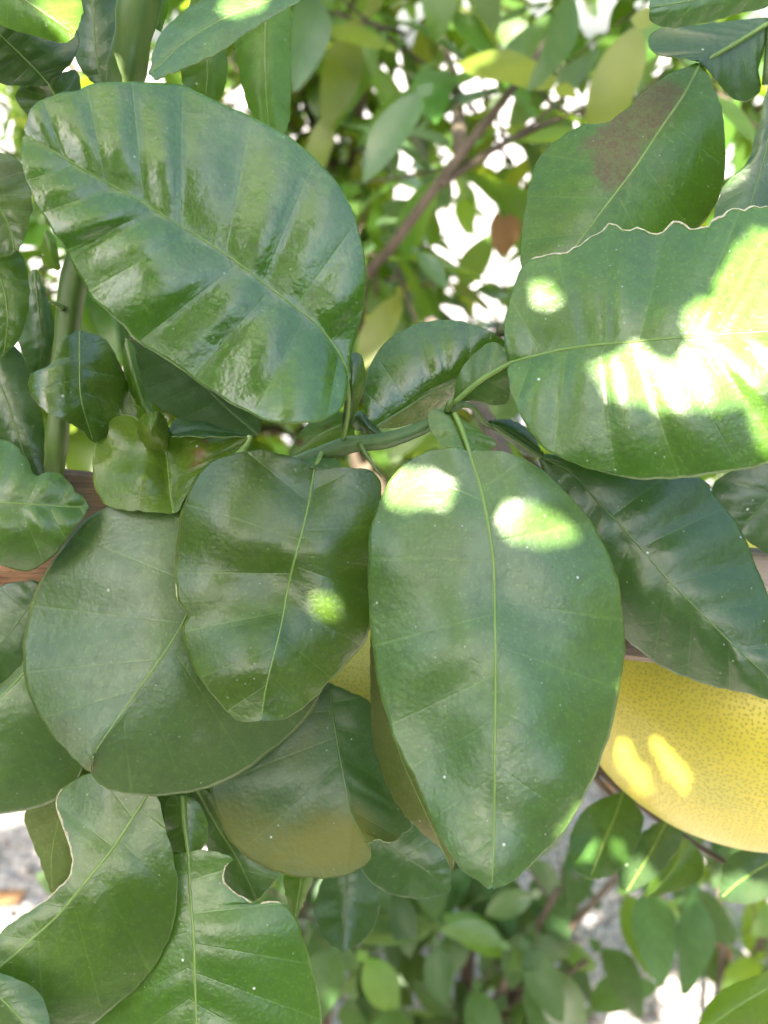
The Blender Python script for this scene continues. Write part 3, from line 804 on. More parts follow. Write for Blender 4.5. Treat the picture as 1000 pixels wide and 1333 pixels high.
# ================================================================== top right branch
b3 = empty('citrus_branch', U(1010, 20, 0.304), 'citrus branch with a scarred leaf and dark lobed leaf stalk, beside the chewed leaf', 'branch')
tube('stem', [U(1150, -260, .315), U(1080, -100, .309), U(1030, -20, .307), U(1008, 25, .306), U(996, 110, .308)], [.003, .0026, .002, .0016, .0010], M['twig'], b3, sides=10, n=30)
L7 = traced_leaf('leaf', b3,
    [(912, 82), (890, 124), (860, 168), (827, 218), (795, 260), (765, 300), (735, 340), (700, 392)],
    [(908, 82), (880, 92), (850, 110), (805, 150), (790, 159), (760, 162), (727, 180), (698, 212), (686, 258), (680, 300), (678, 345), (697, 392)],
    [(916, 84), (930, 115), (940, 142), (944, 185), (942, 238), (930, 270), (905, 302), (860, 350), (790, 392), (704, 396)],
    [0.3020, 0.2960, 0.2900, 0.2880], 'leaf_scar', tilt=(0.004, 0.004), curl=(0.004, 0.006), quilt=0.0009, nv=7, rows=60, K=11,
    rib=(0.0008, 0.0004), rib_pre=[(1004, 28, .305), (965, 52, .3035), (935, 70, .3025)],
    stains=[(810, 175, 62, 40, -35, 1.15), (862, 128, 40, 26, -38, .9), (800, 225, 24, 30, 20, .9), (862, 232, 10, 14, 0, .6)],
    label='bright green leaf with a scratched brown scar beside its midrib')
traced_leaf('petiole_wing', L7, [(1008, 26), (985, 40), (950, 61), (912, 81)],
    [(1006, 22), (960, 26), (905, 32), (862, 36), (846, 45), (845, 60), (856, 71), (885, 75), (908, 79)],
    [(1009, 30), (998, 56), (988, 90), (990, 118), (975, 131), (955, 129), (935, 108), (918, 86)],
    [0.3060, 0.3040, 0.3030, 0.3020], 'leaf_dark', tilt=(0.002, 0.004), curl=(0.003, 0.003), quilt=0.0006, rows=34, K=7, rib=None)
traced_leaf('leaf', b3, [(1060, -40), (1000, -20), (930, -5), (846, 10)],
    [(1060, -45), (1000, -60), (920, -50), (860, -25), (845, 8)], [(1062, -34), (1000, 8), (968, 16), (925, 28), (875, 36), (848, 28), (845, 12)],
    [0.274, 0.270, 0.267], 'leaf_pale', quilt=0.0006, rows=36, K=7, label='pale matt leaf spreading over the dark lobed leaf stalk')
traced_leaf('leaf', b3, [(1018, 90), (1004, 160), (990, 225), (960, 320)],
    [(1014, 90), (1000, 112), (986, 170), (972, 212), (956, 228), (944, 240), (930, 276), (932, 310), (958, 322)], [(1022, 90), (1045, 160), (1040, 250), (1000, 310), (964, 322)],
    [0.290, 0.287, 0.284], 'leaf_dark', tilt=(0.002, 0.004), quilt=0.0006, rows=40, K=7, ribmat='midrib_dark', label='narrow dark leaf with one sunlit nick, hanging beside the scarred leaf')
traced_leaf('leaf', b3, [(1045, 590), (1000, 650), (960, 690)], [(1042, 588), (985, 600), (930, 628), (935, 660), (958, 690)], [(1048, 594), (1050, 690), (1010, 724), (962, 696)],
    [0.300, 0.300, 0.301], 'leaf_dark', quilt=0.001, rows=28, K=6, ribmat='midrib_dark')

# ================================================================== lower left branch
b4 = empty('citrus_branch', U(260, 980, 0.300), 'low citrus branch with two big bitten leaves and a bronze leaf, hanging over pale gravel', 'branch')
tube('stem', [U(60, 850, .325), U(150, 905, .314), U(225, 980, .304), U(300, 975, .303), U(380, 930, .305), U(428, 890, .3045)], [.0026, .0024, .0022, .0020, .0017, .0012], M['twig'], b4, sides=8, n=26)
L17 = traced_leaf('leaf', b4,
    [(200, 1022), (150, 1100), (116, 1143), (77, 1190), (39, 1225), (0, 1259), (-70, 1315)],
    [(196, 1018), (162, 1006), (129, 1004), (102, 1012), (82, 1026), (74, 1046), (82, 1075), (95, 1115), (90, 1142), (69, 1163), (52, 1178), (17, 1199), (0, 1216), (-40, 1250), (-72, 1312)],
    [(204, 1023), (216, 1080), (228, 1122), (231, 1165), (224, 1212), (206, 1251), (181, 1285), (150, 1311), (125, 1331), (60, 1375), (-20, 1385), (-68, 1320)],
    [0.2860, 0.2800, 0.2760, 0.2720], 'leaf', tilt=(0.004, 0.002), curl=(0.004, 0.005), quilt=0.0010, nv=8, rows=90, K=11, chew=[('A', 0.24, 0.70, 1.5)],
    rib=(0.0009, 0.0005), rib_pre=[(216, 985, .2975), (208, 1008, .291)], label='large leaf with a long pale-edged bite out of one side')
L18 = traced_leaf('leaf', b4,
    [(245, 1108), (247, 1152), (252, 1217), (254, 1281), (256, 1333), (259, 1425)],
    [(248, 1107), (262, 1106), (284, 1109), (303, 1117), (293, 1128), (291, 1146), (305, 1161), (331, 1176), (365, 1174), (387, 1199), (400, 1238), (411, 1277), (419, 1324), (410, 1375), (340, 1420), (262, 1426)],
    [(242, 1108), (215, 1120), (180, 1155), (140, 1220), (110, 1300), (130, 1380), (200, 1420), (256, 1426)],
    [0.2920, 0.2880, 0.2840, 0.2800], 'leaf', tilt=(0.003, 0.005), curl=(0.006, 0.004), quilt=0.0009, nv=8, rows=90, K=11, chew=[('A', 0.12, 0.34, 1.4)],
    rib=(0.0009, 0.0005), rib_pre=[(238, 1036, .2985), (240, 1070, .2955)], label='large blue-green leaf with a scalloped bite near its stalk')
traced_leaf('petiole_wing', L18, [(238, 1035), (240, 1060), (243, 1085), (245, 1109)],
    [(240, 1034), (258, 1044), (270, 1068), (269, 1096), (258, 1108), (248, 1110)], [(236, 1035), (218, 1040), (214, 1070), (222, 1105), (242, 1110)],
    [0.2985, 0.2965, 0.2945, 0.2925], 'leaf', quilt=0.0003, rows=24, K=5, rib=None)
traced_leaf('leaf', b4, [(252, 1020), (280, 1070), (310, 1120), (335, 1172)],
    [(256, 1018), (290, 1050), (330, 1095), (362, 1135), (338, 1170)], [(248, 1022), (262, 1080), (285, 1140), (310, 1165), (332, 1174)],
    [0.306, 0.307, 0.309], 'leaf_pale', quilt=0.0005, rows=34, K=6, label='grey-green leaf showing through the scalloped bite')
traced_leaf('leaf', b4, [(110, 985), (82, 1050), (68, 1110), (68, 1162)],
    [(104, 985), (60, 1030), (32, 1057), (36, 1080), (52, 1122), (66, 1162)], [(116, 985), (135, 1060), (120, 1110), (72, 1163)],
    [0.302, 0.304, 0.306], 'under_olive', quilt=0.0005, rows=34, K=6, rib=(0.0005, 0.0003), label='olive leaf underside behind the long pale-edged bite')
traced_leaf('leaf', b4, [(-60, 1250), (-10, 1290), (30, 1330), (60, 1380)], [(-58, 1246), (0, 1266), (50, 1290), (66, 1335), (62, 1378)], [(-62, 1254), (-50, 1330), (0, 1380), (58, 1382)],
    [0.264, 0.262, 0.260], 'leaf_pale', quilt=0.0006, rows=30, K=6)
traced_leaf('leaf', b4, [(240, 985), (225, 1030), (212, 1080), (205, 1140)],
    [(234, 985), (180, 1010), (165, 1050), (180, 1110), (203, 1140)], [(246, 985), (285, 1015), (280, 1060), (250, 1110), (208, 1141)],
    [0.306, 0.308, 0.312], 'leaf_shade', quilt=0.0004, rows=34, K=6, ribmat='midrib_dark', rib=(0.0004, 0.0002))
L19 = traced_leaf('leaf', b4,
    [(428, 888), (435, 938), (441, 975), (451, 1027), (457, 1058), (478, 1098)],
    [(425, 890), (375, 905), (310, 945), (272, 1000), (276, 1032), (281, 1056), (302, 1097), (337, 1125), (383, 1141), (425, 1143), (460, 1136), (482, 1116), (480, 1100)],
    [(432, 890), (455, 900), (481, 914), (486, 945), (496, 1000), (516, 1045), (537, 1072), (524, 1088), (508, 1097), (492, 1092), (482, 1096)],
    [0.3040, 0.2980, 0.2930, 0.2870], 'leaf_bronze', tilt=(-0.006, 0.004), curl=(0.008, 0.004), quilt=0.0012, nv=6, rows=60, K=11, slope=0.4,
    stains=[(380, 1110, 130, 52, -5, 1.0), (450, 1090, 45, 45, 0, .7), (400, 960, 20, 60, 20, .55), (300, 1060, 40, 40, 0, .5)],
    ribmat='midrib_dark', rib=(0.0006, 0.0003), label='bronze-tinged leaf with a folded tear at its tip')
traced_leaf('leaf', b4,
    [(484, 820), (500, 900), (520, 980), (550, 1050), (588, 1132)],
    [(483, 820), (482, 870), (486, 965), (511, 1038), (546, 1080), (577, 1108), (587, 1132)], [(486, 820), (525, 900), (560, 980), (590, 1060), (590, 1130)],
    [0.288, 0.290, 0.290, 0.288], 'under_olive', tilt=(0.008, -0.004), quilt=0.0004, rows=44, K=7, stains=[(560, 1090, 40, 30, 40, .4)],
    rib=(0.0004, 0.0002), label='brownish leaf seen nearly edge-on behind the broad hanging leaf')

# ================================================================== fruit twig and leaves under the fruit
b5 = empty('citrus_branch', U(700, 800, 0.400), 'shaded citrus branch behind the rail with small dark leaves under the yellow fruit', 'branch')
tube('stem', [U(560, 420, .56), U(640, 560, .50), U(700, 700, .45), U(740, 860, .435), U(760, 985, .45), U(800, 1040, .46)], [.005, .0045, .004, .003, .0022, .0012], M['bark'], b5, n=26)
tube('twig', [U(700, 740, .443), U(620, 900, .43), U(560, 1010, .40), U(520, 1075, .37), U(440, 1130, .375)], [.0022, .002, .0018, .0014, .001], M['twig'], b5, n=24)
tube('twig', [U(760, 985, .45), U(850, 1060, .47), U(940, 1120, .48), U(1010, 1150, .47)], [.002, .0018, .0014, .0012], M['bark'], b5, n=20)
traced_leaf('leaf', b5, [(468, 1080), (510, 1105), (550, 1130), (586, 1160)], [(470, 1078), (520, 1070), (565, 1085), (585, 1125), (587, 1158)], [(466, 1083), (470, 1130), (500, 1160), (545, 1170), (584, 1162)],
    [0.345, 0.34, 0.34], 'leaf_dark', quilt=0.001, rows=34, K=7, ribmat='midrib_dark')
traced_leaf('leaf', b5, [(452, 1125), (452, 1165), (450, 1200), (446, 1238)], [(450, 1125), (420, 1145), (410, 1180), (420, 1220), (444, 1238)], [(455, 1125), (485, 1140), (494, 1180), (480, 1218), (448, 1239)],
    [0.38, 0.375, 0.37], 'leaf_dark', quilt=0.001, rows=30, K=6, ribmat='midrib_dark')
traced_leaf('leaf', b5, [(395, 1120), (390, 1155), (384, 1196)], [(392, 1120), (370, 1140), (374, 1175), (383, 1196)], [(398, 1120), (408, 1140), (398, 1170), (386, 1197)],
    [0.33, 0.33, 0.332], 'leaf_yellow', quilt=0.0003, rows=24, K=5, label='small yellow-green leaf hanging under the bronze leaf')
traced_leaf('leaf', b5, [(812, 1030), (800, 1065), (785, 1100), (768, 1144)], [(808, 1030), (765, 1050), (742, 1090), (748, 1130), (766, 1144)], [(816, 1032), (838, 1065), (825, 1110), (800, 1138), (771, 1145)],
    [0.44, 0.425, 0.41], 'leaf_dark', quilt=0.001, rows=34, K=6, rib=(0.0009, 0.0005), under='under', label='dark leaf with sunlit tips hanging under the yellow fruit')
traced_leaf('leaf', b5, [(870, 1065), (855, 1095), (838, 1125), (815, 1162)], [(866, 1064), (835, 1085), (808, 1120), (806, 1150), (813, 1162)], [(874, 1066), (890, 1080), (880, 1110), (850, 1145), (818, 1164)],
    [0.45, 0.435, 0.42], 'leaf_bronze', quilt=0.001, rows=34, K=6, rib=(0.0009, 0.0005))
traced_leaf('leaf', b5, [(890, 1090), (885, 1115), (870, 1140), (840, 1168)], [(887, 1090), (868, 1115), (850, 1140), (838, 1166)], [(894, 1090), (915, 1115), (912, 1145), (880, 1160), (842, 1170)],
    [0.47, 0.46, 0.45], 'leaf', quilt=0.001, rows=30, K=6)
traced_leaf('leaf', b5, [(1025, 1110), (990, 1130), (960, 1150), (938, 1170)], [(1022, 1105), (980, 1102), (945, 1120), (936, 1168)], [(1026, 1115), (1010, 1160), (980, 1176), (940, 1174)],
    [0.455, 0.445, 0.435], 'leaf_bronze', quilt=0.001, rows=30, K=6, rib=(0.001, 0.0005))
traced_leaf('leaf', b5, [(1040, 1250), (1000, 1285), (960, 1310), (905, 1350)], [(1036, 1246), (990, 1268), (945, 1285), (920, 1310), (904, 1348)], [(1042, 1256), (1030, 1320), (970, 1370), (908, 1354)],
    [0.45, 0.44, 0.43], 'leaf_yellow', quilt=0.0008, rows=30, K=6, label='yellow-green leaf low beside the gravel')

# ================================================================== fruits
def fruit(px, py, d, r, squash, label, seed, tw):
    c = U(px, py, d)
    e = empty('grapefruit', c, label, 'fruit', None)
    nu, nvv = 72, 48
    V, Fc = [], []
    ax = np.array((0.10, -0.06, 1.0)); ax /= np.linalg.norm(ax)
    q = Vector((0, 0, 1)).rotation_difference(Vector(ax)).to_matrix()
    for i in range(nvv + 1):
        th = math.pi * i / nvv
        for j in range(nu):
            ph = 2 * math.pi * j / nu
            v = Vector((math.sin(th) * math.cos(ph), math.sin(th) * math.sin(ph), math.cos(th)))
            k = 1 + 0.012 * noise.noise(v * 1.7 + Vector((seed, 0, 0))) + 0.004 * noise.noise(v * 6)
            k -= 0.05 * math.exp(-(th / 0.16) ** 2) + 0.018 * math.exp(-((math.pi - th) / 0.14) ** 2)
            w = Vector((v.x * k, v.y * k, v.z * k * (squash if v.z < 0 else squash * 0.66))) * r
            V.append(np.array(q @ w) + c)
    for i in range(nvv):
        for j in range(nu):
            j2 = (j + 1) % nu
            Fc.append((i * nu + j, (i + 1) * nu + j, (i + 1) * nu + j2, i * nu + j2))
    ro = mesh_obj('rind', V, Fc, [M['fruit']], e, origin=c)
    c0 = np.array((-0.30, -0.90, -0.1)); c0 /= np.linalg.norm(c0)
    e1 = np.cross(c0, (0, 0, 1.0)); e1 /= np.linalg.norm(e1)
    e2 = np.cross(e1, c0)
    W = np.array(V) - c; W /= np.linalg.norm(W, axis=1)[:, None]
    th_ = np.arccos(np.clip(W @ c0, -1, 1)); ph_ = np.arctan2(W @ e2, W @ e1)
    for nm, val in (('skin_u', r * th_ * np.cos(ph_)), ('skin_v', r * th_ * np.sin(ph_))):
        at_ = ro.data.attributes.new(nm, 'FLOAT', 'POINT'); at_.data.foreach_set('value', val)
    top = c + np.array(q @ Vector((0, 0, r * squash * 0.66 * 0.95)))
    # calyx: a small five-lobed star under the stalk
    cv = [top + np.array((0, 0, .003))]
    for k in range(20):
        a = 2 * math.pi * k / 20
        rr = 0.0085 * (1 + 0.28 * math.cos(5 * a))
        cv.append(top + np.array((rr * math.cos(a), rr * math.sin(a), 0.0004)))
    for k in range(20):
        a = 2 * math.pi * k / 20
        cv.append(top + np.array((0.006 * math.cos(a), 0.006 * math.sin(a), -0.004)))
    cf = [(0, 1 + k, 1 + (k + 1) % 20) for k in range(20)] + [(1 + k, 21 + k, 21 + (k + 1) % 20, 1 + (k + 1) % 20) for k in range(20)]
    mesh_obj('calyx', cv, cf, [M['twig']], e, origin=top)
    tube('stalk', [top + np.array((0, 0, -0.002)), top + np.array((0.0, 0.002, .010)), tw], [.0026, .0024, .0022], M['twig'], e, n=10)
    return e
fruit(985, 837, 0.400, 0.080, 0.985, 'large yellow pored citrus fruit with two bright sun streaks, below the rail', 3, U(900, 560, .44))
fruit(488, 880, 0.400, 0.043, 0.97, 'yellow citrus fruit glimpsed between the leaves above the bronze leaf', 8, U(520, 700, .45))

# ================================================================== wooden rail
ra, rb = U(0, 682, 0.3175), U(1000, 796, 0.3175)
rdir = (rb - ra) / np.linalg.norm(rb - ra)
rc = (ra + rb) / 2
rail = empty('wooden_rail', rc, 'weathered red-brown wooden rail behind the leaves and in front of the yellow fruit', 'rail')
def board(name, c, ax, half, parent, bev=0.0016, seed=1):
    """bevelled board with slightly uneven edges; ax: its three axes, half: half sizes"""
    V, Fc = [], []
    nseg = 40
    hx, hy, hz = half
    prof = [(-hy + bev, -hz), (hy - bev, -hz), (hy, -hz + bev), (hy, hz - bev), (hy - bev, hz), (-hy + bev, hz), (-hy, hz - bev), (-hy, -hz + bev)]
    for i in range(nseg + 1):
        x = -hx + 2 * hx * i / nseg
        for (py, pz) in prof:
            w = 0.0006 * noise.noise(Vector((x * 30 + seed, py * 80, pz * 80)))
            V.append(c + ax[0] * x + ax[1] * (py + w) + ax[2] * (pz + w))
    for i in range(nseg):
        for k in range(8):
            k2 = (k + 1) % 8
            Fc.append((i * 8 + k, (i + 1) * 8 + k, (i + 1) * 8 + k2, i * 8 + k2))
    Fc.append(tuple(range(8)))
    Fc.append(tuple(range(nseg * 8, nseg * 8 + 8))[::-1])
    return mesh_obj(name, V, Fc, [M['wood']], parent, origin=c, smooth=False)
ydir = np.cross(FWD, rdir); ydir /= np.linalg.norm(ydir)
zdir = np.cross(rdir, ydir)
bo = board('board', rc, (rdir, ydir, zdir), (0.50, 0.0196, 0.0075), rail)
for s in (-1, 1):
    c = rc + rdir * 0.45 * s
    top = c[2] + 0.03
    pc = np.array((c[0], c[1] + 0.0335, top / 2 - 0.01))
    board('post', pc, (np.array((0, 0, 1.0)), np.array((1.0, 0, 0)), np.array((0, 1.0, 0))), (top / 2 + 0.01, 0.02, 0.02), rail, seed=s)

# ================================================================== background citrus trees
def generic_leaf_mesh(name, seed, mat, fold=0.18, droop=0.25, width=0.46, wing=True):
    rs = random.Random(seed)
    rows, K = 8, 2
    V, Fc, ve = [], [], []
    tw = rs.uniform(-0.25, 0.25)
    for i in range(rows + 1):
        t = i / rows
        w = width * 0.5 * (math.sin(math.pi * (0.03 + 0.955 * t) ** 0.85) ** 0.75)
        for j in range(-K, K + 1):
            s = j / K
            x = w * s
            z = fold * abs(x) - droop * t * t + 0.02 * math.sin(9 * t + 2 * s) * abs(s) + tw * t * x
            V.append((x, t, z)); ve.append((t - 0.3 * abs(s)) * 7)
    C = 2 * K + 1
    for i in range(rows):
        for j in range(C - 1):
            Fc.append((i * C + j, i * C + j + 1, (i + 1) * C + j + 1, (i + 1) * C + j))
    if wing:
        b = len(V)
        for i in range(4):
            t = i / 3
            w = (0.02, 0.07, 0.10, 0.02)[i]
            for j in (-1, 0, 1):
                V.append((w * j, -0.22 + 0.215 * t, 0.12 * abs(w * j))); ve.append(0.2)
        for i in range(3):
            for j in range(2):
                Fc.append((b + i * 3 + j, b + i * 3 + j + 1, b + i * 3 + j + 4, b + i * 3 + j + 3))
    me = bpy.data.meshes.new(name)
    me.from_pydata(V, [], Fc)
    me.materials.append(mat)
    me.polygons.foreach_set('use_smooth', [True] * len(me.polygons))
    at = me.attributes.new('vein', 'FLOAT', 'POINT'); at.data.foreach_set('value', ve)
    return me
GL = []
for k in range(12):
    mk = ('bg', 'bg', 'bg_olive', 'bg', 'bg_blue', 'bg')[k % 6]
    GL.append(generic_leaf_mesh('tree_leaf', k, M[mk], fold=random.uniform(.05, .4), droop=random.uniform(.05, .4), width=random.uniform(.40, .56)))
NG = len(GL)
M['bg_dark'] = simple_leaf_mat('sapling_leaf_dark', (0.020, 0.055, 0.016), (0.036, 0.080, 0.028), 0.15, (0.25, 0.42, 0.05), 0.5, 0.25)
for k in range(6):
    GL.append(generic_leaf_mesh('sapling_leaf', 40 + k, M[('bg_dark', 'bg_dark', 'bg_blue')[k % 3]], fold=random.uniform(.05, .4), droop=random.uniform(.05, .5), width=random.uniform(.45, .6)))
DRY = generic_leaf_mesh('dry_leaf', 77, M['dry'], fold=0.9, droop=0.9, width=0.7, wing=False)

def leaf_matrix(base, ydir, up, L):
    y = Vector(ydir).normalized()
    z = Vector(up) - y * Vector(up).dot(y)
    if z.length < 1e-4:
        z = Vector((0.3, 0.2, 1)) - y * Vector((0.3, 0.2, 1)).dot(y)
    z.normalize()
    x = y.cross(z)
    m = Matrix((x, y, z)).transposed().to_4x4()
    return Matrix.Translation(Vector(base)) @ m @ Matrix.Diagonal((L, L, L, 1))

def add_leaf(parent, mat4, mesh, name='leaf'):
    o = bpy.data.objects.new(name, mesh)
    m = mat4.copy()
    m.translation = m.translation - wloc(parent)
    o.matrix_local = m
    col.objects.link(o)
    o.parent = parent
    return o

twig_me = []
for k in range(3):
    pts = [(0.03 * math.sin(3 * t + k), t, 0.05 * t * t * (k - 1)) for t in np.linspace(0, 1, 7)]
    V, Fc = tube_geo(pts, np.linspace(0.012, 0.005, 7), 5)
    me = bpy.data.meshes.new('twig'); me.from_pydata([tuple(v) for v in V], [], Fc); me.materials.append(M['bark'])
    me.polygons.foreach_set('use_smooth', [True] * len(me.polygons))
    twig_me.append(me)

def spray(parent, start, direc, length, nleaf, leaves, rs, leaflen=(0.05, 0.09), kinds=None):
    """one twig with alternate leaves; the leaves are collected in `leaves`"""
    d = Vector(direc).normalized()
    add_leaf(parent, leaf_matrix(start, d, (0, 0, 1), length), rs.choice(twig_me), 'twig')
    side = Vector((rs.uniform(-1, 1), rs.uniform(-1, 1), rs.uniform(-.4, .4)))
    side = (side - d * side.dot(d)).normalized()
    for k in range(nleaf):
        t = (k + 0.6 + rs.uniform(-.2, .2)) / nleaf
        q = Matrix.Rotation(k * 2.4 + rs.uniform(-.3, .3), 3, d)
        out = (q @ side) * 0.9 + d * rs.uniform(0.2, 0.8) + Vector((0, 0, rs.uniform(-0.75, 0.1)))
        L = rs.uniform(*leaflen)
        p = Vector(start) + d * (length * t) + out.normalized() * (0.2 * L)
        up = Vector((rs.uniform(-.5, .5), rs.uniform(-.6, .3), 1.0))
        leaves.append((leaf_matrix(p, out, up, L), rs.choice(kinds) if kinds else rs.randrange(NG)))

def finish_leaves(parent, leaves, limit, force=()):
    """the leaves that show largest become single objects, the rest one mass of foliage"""
    def key(e):
        x, y, d = project(e[0].translation)
        if d < 0.05 or not (-40 < x < 1040 and -40 < y < 1373):
            return 1e3 + abs(d)
        return d
    leaves = sorted(leaves, key=key)
    for m4, k in leaves[:limit]:
        add_leaf(parent, m4, GL[k])
    rest = leaves[limit:]
    if rest:
        V, Fc, fm, ve = [], [], [], []
        mats = [M['bg'], M['bg_olive'], M['bg_blue'], M['bg_dark']]
        for m4, k in rest:
            me = GL[k]
            b = len(V)
            V += [m4 @ v.co for v in me.vertices]
            Fc += [tuple(b + i for i in p.vertices) for p in me.polygons]
            fm += [mats.index(me.materials[0])] * len(me.polygons)
            a = np.zeros(len(me.vertices), 'f'); me.attributes['vein'].data.foreach_get('value', a); ve += list(a)
        o = mesh_obj('foliage', [tuple(v) for v in V], Fc, mats, parent, origin=tuple(wloc(parent)), fmat=fm)
        at = o.data.attributes.new('vein', 'FLOAT', 'POINT'); at.data.foreach_set('value', ve)
        o['kind'] = 'stuff'

def along(limb, t):
    n_ = len(limb) - 1
    i = min(int(t * n_), n_ - 1)
    f = t * n_ - i
    return Vector(limb[i]) * (1 - f) + Vector(limb[i + 1]) * f

rs = random.Random(11)
tb = U(545, 1010, 1.30)
tree = empty('citrus_tree', (tb[0], tb[1], 0), 'citrus tree with brown limbs and dense sun-flecked leaves behind the large front leaves', 'tree')
trunk_top = U(470, 560, 1.22)
tube('trunk', [(tb[0], tb[1] + .06, -0.03), (tb[0] - .01, tb[1] + .05, 0.15), tuple((tb + trunk_top) / 2), tuple(trunk_top)], [.034, .027, .023, .020], M['bark'], tree, sides=12, n=24)
limbs = [
    ([trunk_top, U(470, 385, .90), U(500, 335, .80), U(540, 280, .76), U(600, 200, .74), U(655, 130, .74), U(720, 40, .78), U(800, -120, .85)], .0055),
    ([U(575, 240, .745), U(650, 190, .76), U(740, 150, .80), U(860, 120, .85), U(1000, 90, .9)], .003),
    ([trunk_top, U(440, 420, 1.3), U(455, 250, 1.28), U(470, 130, 1.2), U(478, 0, 1.12), U(470, -150, 1.05)], .010),
    ([trunk_top, U(330, 430, 1.1), U(180, 330, 1.0), U(40, 240, .95), U(-120, 160, .95)], .010),
    ([trunk_top, U(560, 480, 1.3), U(680, 420, 1.35), U(820, 330, 1.3), U(950, 180, 1.3), U(1100, 40, 1.3)], .011),
    ([U(455, 250, 1.28), U(400, 140, 1.3), U(380, 20, 1.35), U(350, -120, 1.4)], .007),
    ([U(600, 200, .74), U(590, 100, .95), U(560, 0, 1.25), U(540, -120, 1.3)], .006),
    ([trunk_top, U(600, 540, 1.25), U(720, 620, 1.15), U(880, 650, 1.1), U(1050, 620, 1.1)], .008),
    ([trunk_top, U(340, 560, 1.2), U(200, 560, 1.1), U(60, 520, 1.0), U(-60, 500, 1.0)], .008),
]
for pts, r in limbs:
    tube('limb', pts, np.linspace(r, r * 0.45, len(pts)), M['bark'], tree, sides=7, n=26)
leaves = []
for li, (pts, r) in enumerate(limbs):
    P = spline(np.array([np.array(p) for p in pts]), np.linspace(0, 1, 30))
    for k in range(8 if li in (0, 1, 6) else 30):
        s = along(P, rs.uniform(0.08, 1.0))
        dr = Vector((rs.uniform(-1, 1), rs.uniform(-.9, .8) if li > 1 else rs.uniform(.5, 1.5), rs.uniform(-.8, .9)))
        spray(tree, s, dr, rs.uniform(.12, .24), rs.randint(5, 8), leaves, rs)
# crown above and behind
for k in range(430):
    s = Vector((rs.uniform(-.9, .9), rs.uniform(0.85, 2.2), rs.uniform(H - .45, H + .95)))
    spray(tree, s, (rs.uniform(-1, 1), rs.uniform(-1, 1), rs.uniform(-.7, .7)), rs.uniform(.12, .24), rs.randint(6, 9), leaves, rs)
def place(b, t, d, dt, k, up=(0, -.6, .8)):
    p0, p1 = Vector(U(*b, d)), Vector(U(*t, d + dt))
    leaves.append((leaf_matrix(p0, p1 - p0, up, (p1 - p0).length), k))
for a_ in [((722, 112), (597, 52), .70, .02, 2), ((546, 126), (470, 208), .72, -.02, 4), ((745, -10), (722, 112), .66, 0, 4, (.6, -.5, .3)),
           ((640, 70), (590, 10), .8, 0, 0), ((830, 40), (768, 178), .64, 0, 2), ((700, 205), (640, 250), .82, .03, 2),
           ((560, 150), (610, 210), .85, 0, 3), ((545, 330), (585, 372), .8, 0, 10), ((430, 150), (400, 230), .85, 0, 2),
           ((500, 60), (420, 30), .8, 0, 8), ((890, 20), (800, 90), .70, .02, 0), ((980, 180), (930, 120), .6, 0, 3)]:
    place(*a_)
finish_leaves(tree, leaves, 300)
c = U(655, 272, .96)
dl = add_leaf(tree, leaf_matrix(c, (0.1, -0.2, -1), (0, -1, .2), .045), DRY, 'dead_leaf')
dl['label'] = 'curled brown dead leaf'

# young citrus plants low behind
def young_plant(px, py, d, hgt, nst, label, rs_, spread=.22, group=None, nsp=7):
    bx = U(px, py, d)
    e = empty('citrus_sapling', (bx[0], bx[1], 0), label, 'plant', group)
    lv = []
    for k in range(nst):
        a = rs_.uniform(0, 6.28)
        r0 = .02
        top = (bx[0] + spread * math.cos(a), bx[1] + spread * .6 * math.sin(a), hgt * rs_.uniform(.7, 1.05))
        P = spline(np.array([(bx[0] + r0 * math.cos(a), bx[1] + r0 * math.sin(a), -0.02), (bx[0] + .25 * spread * math.cos(a), bx[1] + .2 * spread * math.sin(a), hgt * .45), top]), np.linspace(0, 1, 14))
        tube('stem', P, np.linspace(.007, .003, 14), M['bark'], e, sides=6)
        for q in range(nsp):
            s = along(P, rs_.uniform(.35, 1.0))
            spray(e, s, (rs_.uniform(-1, 1), rs_.uniform(-1, 1), rs_.uniform(-.1, .9)), rs_.uniform(.06, .13), rs_.randint(3, 6), lv, rs_, (.045, .08), [12, 13, 14, 15, 16, 17, 12, 13, 0])
    finish_leaves(e, lv, 220)
    return e
young_plant(610, 1240, 1.02, .50, 6, 'bushy young citrus plant standing on the gravel under the broad hanging leaf', rs, .15, nsp=5)
young_plant(400, 1260, 1.15, .38, 4, 'low leafy citrus plant at the foot of the tree trunk', rs, .16)
young_plant(965, 1240, 1.10, .36, 3, 'spindly young plant on bare gravel under the yellow fruit', rs, .12, nsp=3)

